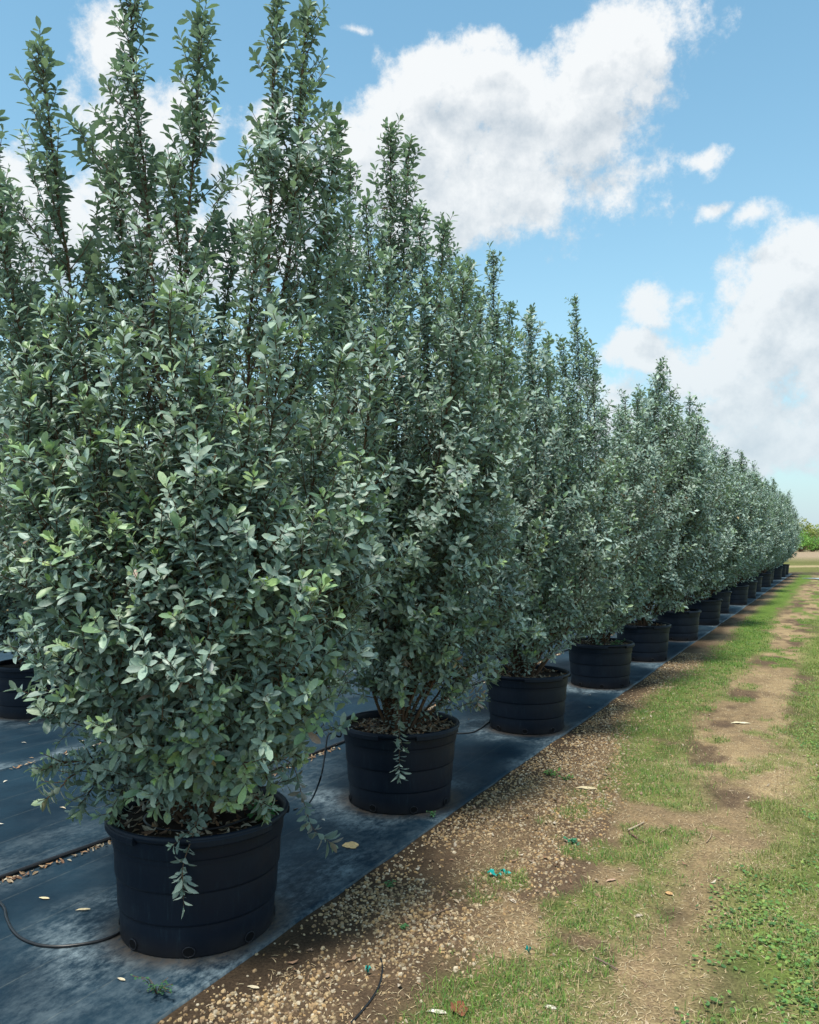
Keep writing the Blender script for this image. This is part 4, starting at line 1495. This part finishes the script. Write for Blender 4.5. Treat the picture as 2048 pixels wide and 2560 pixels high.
def scrap(px, py, size, label, seed):
    r = np.random.default_rng(seed)
    p = gp(px, py)
    z0 = float(gz(*to_st(p[0], p[1]))) + .004
    n, m = 9, 4
    V = np.zeros((n, m, 3))
    for i in range(n):
        for j in range(m):
            V[i, j] = ((i / (n - 1) - .5) * size, (j / (m - 1) - .5) * size * .3, .0)
    V[..., 1] += (.14 * size * np.sin(np.linspace(0, 4.5, n)))[:, None]
    V[..., 2] = .012 + .010 * np.sin(np.linspace(0, 9, n))[:, None] + .005 * np.sin(np.arange(m) * 2.2)[None]
    V = V.reshape(-1, 3) + r.normal(0, .0025, (n * m, 3))
    V[:, 2] -= V[:, 2].min()
    a = r.uniform(-.6, .3)
    V = np.stack([V[:, 0] * math.cos(a) - V[:, 1] * math.sin(a), V[:, 0] * math.sin(a) + V[:, 1] * math.cos(a), V[:, 2]], 1)
    f = np.array([(i * m + j, i * m + j + 1, (i + 1) * m + j + 1, (i + 1) * m + j) for i in range(n - 1) for j in range(m - 1)])
    return tag(link('plastic_scrap', make_mesh('plastic_scrap', V, f, M_TEAL), loc=(p[0], p[1], z0)), label, 'plastic scrap')


scrap(1238, 2194, .065, 'crumpled teal plastic strip at the edge of the gravel and grass', 1)
scrap(1264, 2190, .045, 'smaller teal plastic strip right beside the crumpled one', 2)
scrap(1322, 2384, .018, 'tiny teal plastic bit among thin grass', 3)
scrap(920, 2434, .018, 'tiny teal plastic bit on the gravel beside the thin tube', 4)


def weed(px, py, n, spread, height, label, seed, leaf=.018, z=None, pos=None, col=((.06, .19, .06), (.09, .24, .08))):
    r = np.random.default_rng(seed)
    p = gp(px, py) if pos is None else np.asarray(pos, float)
    s_, t_ = to_st(p[0], p[1])
    z0 = z if z is not None else (0.012 if t_ < edge_t(np.array(s_)) else float(gz(s_, t_)))
    e = empty('weed', (p[0], p[1], z0), label, 'weed')
    sb = Bag(); lb = Bag()
    tv, tf = leaf_template(1, .62, .1, .06)
    for k in range(n):
        a = r.uniform(0, 6.28)
        tip = np.array([math.cos(a) * spread * r.uniform(.3, 1), math.sin(a) * spread * r.uniform(.3, 1), height * r.uniform(.4, 1)])
        pts = smooth_path([(0, 0, -.004), tip * (.5, .5, .75), tip], 4)
        v, f = tube(pts, .0011, 4); sb.add(v, f)
        m = 7
        idx = r.integers(2, len(pts), m)
        ax = r.normal(0, 1, (m, 3)) * (1, 1, .35); ax /= np.linalg.norm(ax, axis=1, keepdims=True)
        nr = np.array([0, 0, 1.0]) + r.normal(0, .3, (m, 3))
        sd = np.cross(ax, nr); sd /= np.linalg.norm(sd, axis=1, keepdims=True); nr = np.cross(sd, ax)
        M = np.stack([sd, ax, nr], -1) * (leaf * r.uniform(.7, 1.3, m))[:, None, None]
        c = np.array(col)[r.integers(0, len(col), m)] * r.uniform(.8, 1.2, (m, 1))
        v, f, c = scatter(tv, tf, pts[idx], M, c)
        lb.add(v, f, c)
    link('stem', sb.mesh('weed_stem', M_BARK), e)
    tag(link('foliage', lb.mesh('weed_foliage', M_GRASS), e), kind='stuff')
    return e


weed(392, 2492, 13, .085, .06, 'sprawling small-leaved green weed on the sheet corner in front of the pot', 1, .012, col=((.035, .11, .05), (.05, .14, .06)))
weed(1380, 1938, 10, .07, .035, 'bright yellow-green weed growing on the gravel', 2, .020, col=((.16, .30, .06), (.10, .24, .05)))
weed(1418, 1950, 6, .05, .03, 'smaller yellow-green weed close beside the bright one on the gravel', 3, .018, col=((.14, .28, .06), (.09, .22, .05)))
weed(1080, 2046, 6, .035, .03, 'small green weed sprouting at the sheet edge by the second pot', 4, .014)
weed(974, 2218, 6, .03, .03, 'tiny green weed alone on the gravel strip', 5, .012)
weed(1437, 2110, 6, .05, .03, 'blue-green weed seedling in thin grass', 6, .018, col=((.05, .22, .12), (.06, .25, .14)))
weed(1010, 2318, 5, .025, .02, 'tiny green seedling beside the pot with the hose loop', 9, .012)
weed(0, 0, 9, .06, .07, 'leafy green weed growing inside the pot with the hose loop', 7, .032, z=.425, pos=(POTS[0][0] + .27, POTS[0][1] - .06, 0), col=((.05, .22, .05), (.08, .26, .06)))
for q, (ox, oy) in enumerate([(.1, -.2), (-.05, -.24), (.2, -.1)]):
    weed(0, 0, 8, .07, .07, ['fine green weed inside the fourth pot, near its front rim', 'fine green weed inside the fourth pot, left of the tree stems', 'fine green weed inside the fourth pot, right of the tree stems'][q],
         20 + q, .022, z=.42, pos=(POTS[3][0] + ox, POTS[3][1] + oy, 0))

# ------------------------------------------------------------------ beyond the row
def puddle():
    cx, cy = 16.4, 31.9
    a = np.linspace(0, 2 * math.pi, 40)[:-1]
    r = 1 + .18 * np.sin(3 * a + 1) + .1 * np.sin(5 * a)
    v = np.vstack([[(0, 0, 0)], np.stack([1.0 * r * np.cos(a), .55 * r * np.sin(a), 0 * a], 1)])
    f = np.array([(0, 1 + i, 1 + (i + 1) % 39) for i in range(39)])
    m, t, b = new_mat('rain_water')
    b.inputs['Base Color'].default_value = (.05, .05, .045, 1)
    b.inputs['Roughness'].default_value = .04
    set_in(b, 'Specular IOR Level', .8)
    s_, t_ = to_st(cx, cy)
    o = link('puddle', make_mesh('puddle', v, f, m), loc=(cx, cy, float(gz(s_, t_)) + .022))
    tag(o, kind='structure')


puddle()


def bush(name, x, y, w, h, col, label, seed, group, n=2600, leaf=.22, trunk=True, cat='bush'):
    r = np.random.default_rng(seed)
    e = empty(name, (x, y, -.01), label, cat, group)
    lb = Bag(); sb = Bag()
    tv, tf = leaf_template(0, .5)
    nc = 16
    cen = np.stack([r.normal(0, w * .26, nc), r.normal(0, w * .22, nc), h * (.25 + .6 * r.random(nc))], 1)
    cen[:, 2] *= 1 - .35 * np.clip(np.hypot(cen[:, 0], cen[:, 1]) / (w * .5), 0, 1)
    P, C = [], []
    for k in range(nc):
        m = n // nc
        d = r.normal(0, 1, (m, 3)); d /= np.linalg.norm(d, axis=1, keepdims=True)
        rr = r.uniform(.45, 1.1, (m, 1)) ** .6
        q = cen[k] + d * rr * np.array([w * .2, w * .2, h * .2])
        P.append(q); C.append(np.array(col)[r.integers(0, len(col), m)] * r.uniform(.7, 1.2, (m, 1)) * r.uniform(.8, 1.15))
        if trunk:
            v, f = tube(smooth_path([(0, 0, 0), cen[k] * (.4, .4, .5), cen[k]], 3), np.linspace(.07, .02, 7), 5)
            sb.add(v, f)
    P, C = np.concatenate(P), np.concatenate(C)
    P[:, 2] = np.abs(P[:, 2])
    m = len(P)
    ax = r.normal(0, 1, (m, 3)); ax[:, 2] = np.abs(ax[:, 2]) * .8; ax /= np.linalg.norm(ax, axis=1, keepdims=True)
    nr = r.normal(0, 1, (m, 3)); sd = np.cross(ax, nr); sd /= np.linalg.norm(sd, axis=1, keepdims=True); nr = np.cross(sd, ax)
    v, f, c = scatter(tv, tf, P, np.stack([sd, ax, nr], -1) * (leaf * r.uniform(.6, 1.3, m))[:, None, None], C)
    tag(link('crown', make_mesh('bush_crown', v, f, M_GRASS, c), e), kind='stuff')
    link('trunk' if cat == 'tree' else 'stem', sb.mesh('bush_stem', M_BARK), e)
    return e


GREEN = ((.20, .38, .08), (.25, .44, .09), (.13, .28, .07))
YEL = ((.42, .42, .15), (.36, .38, .13), (.24, .30, .10))
MIDG = ((.18, .26, .09), (.13, .20, .07), (.24, .28, .11))
for k, (bx, by, w, h, lab) in enumerate([
        (50.6, 106, 5.0, 3.2, 'bright green bush across the sandy road, closest to the end of the tree row'),
        (46.0, 108, 4.4, 2.8, 'bright green bush across the sandy road, behind the last silver tree'),
        (53.2, 108, 3.0, 1.7, 'low dark green bush across the sandy road beside the bright one')]):
    bush('bush', bx, by, w, h, GREEN if k < 2 else MIDG, lab, 70 + k, 'bushes across the sandy road')
for kk, (bx, by, w, h, c, lab) in enumerate([
        (70.0, 150, 9, 6.2, YEL, 'tallest yellow-green bushy tree of the far hedge, behind the bright green bush'),
        (62.5, 148, 9, 5.6, YEL, 'yellow-green bushy tree of the far hedge, next to the mid-green one'),
        (77.5, 152, 10, 5.0, YEL, 'lower yellow-green bushy tree of the far hedge, past the tallest one'),
        (86, 150, 9, 5.6, MIDG, 'mid-green bushy tree of the far hedge, farthest from the silver trees'),
        (55, 152, 9, 5.2, MIDG, 'mid-green bushy tree of the far hedge, straight behind the last silver tree')]):
    bush('hedge_tree', bx, by, w, h, c, lab, 80 + kk, 'trees of the far hedge', 3600, .42, cat='tree')

tot = sum(len(o.data.polygons) for o in bpy.data.objects if o.type == 'MESH')
um = sum(len(m.polygons) for m in bpy.data.meshes)
print('objects', len(bpy.data.objects), 'faces', tot, 'unique', um, 'leaves', [len(t[0].P) for t in TREES], [len(t[0].P) for t in VARIANTS])
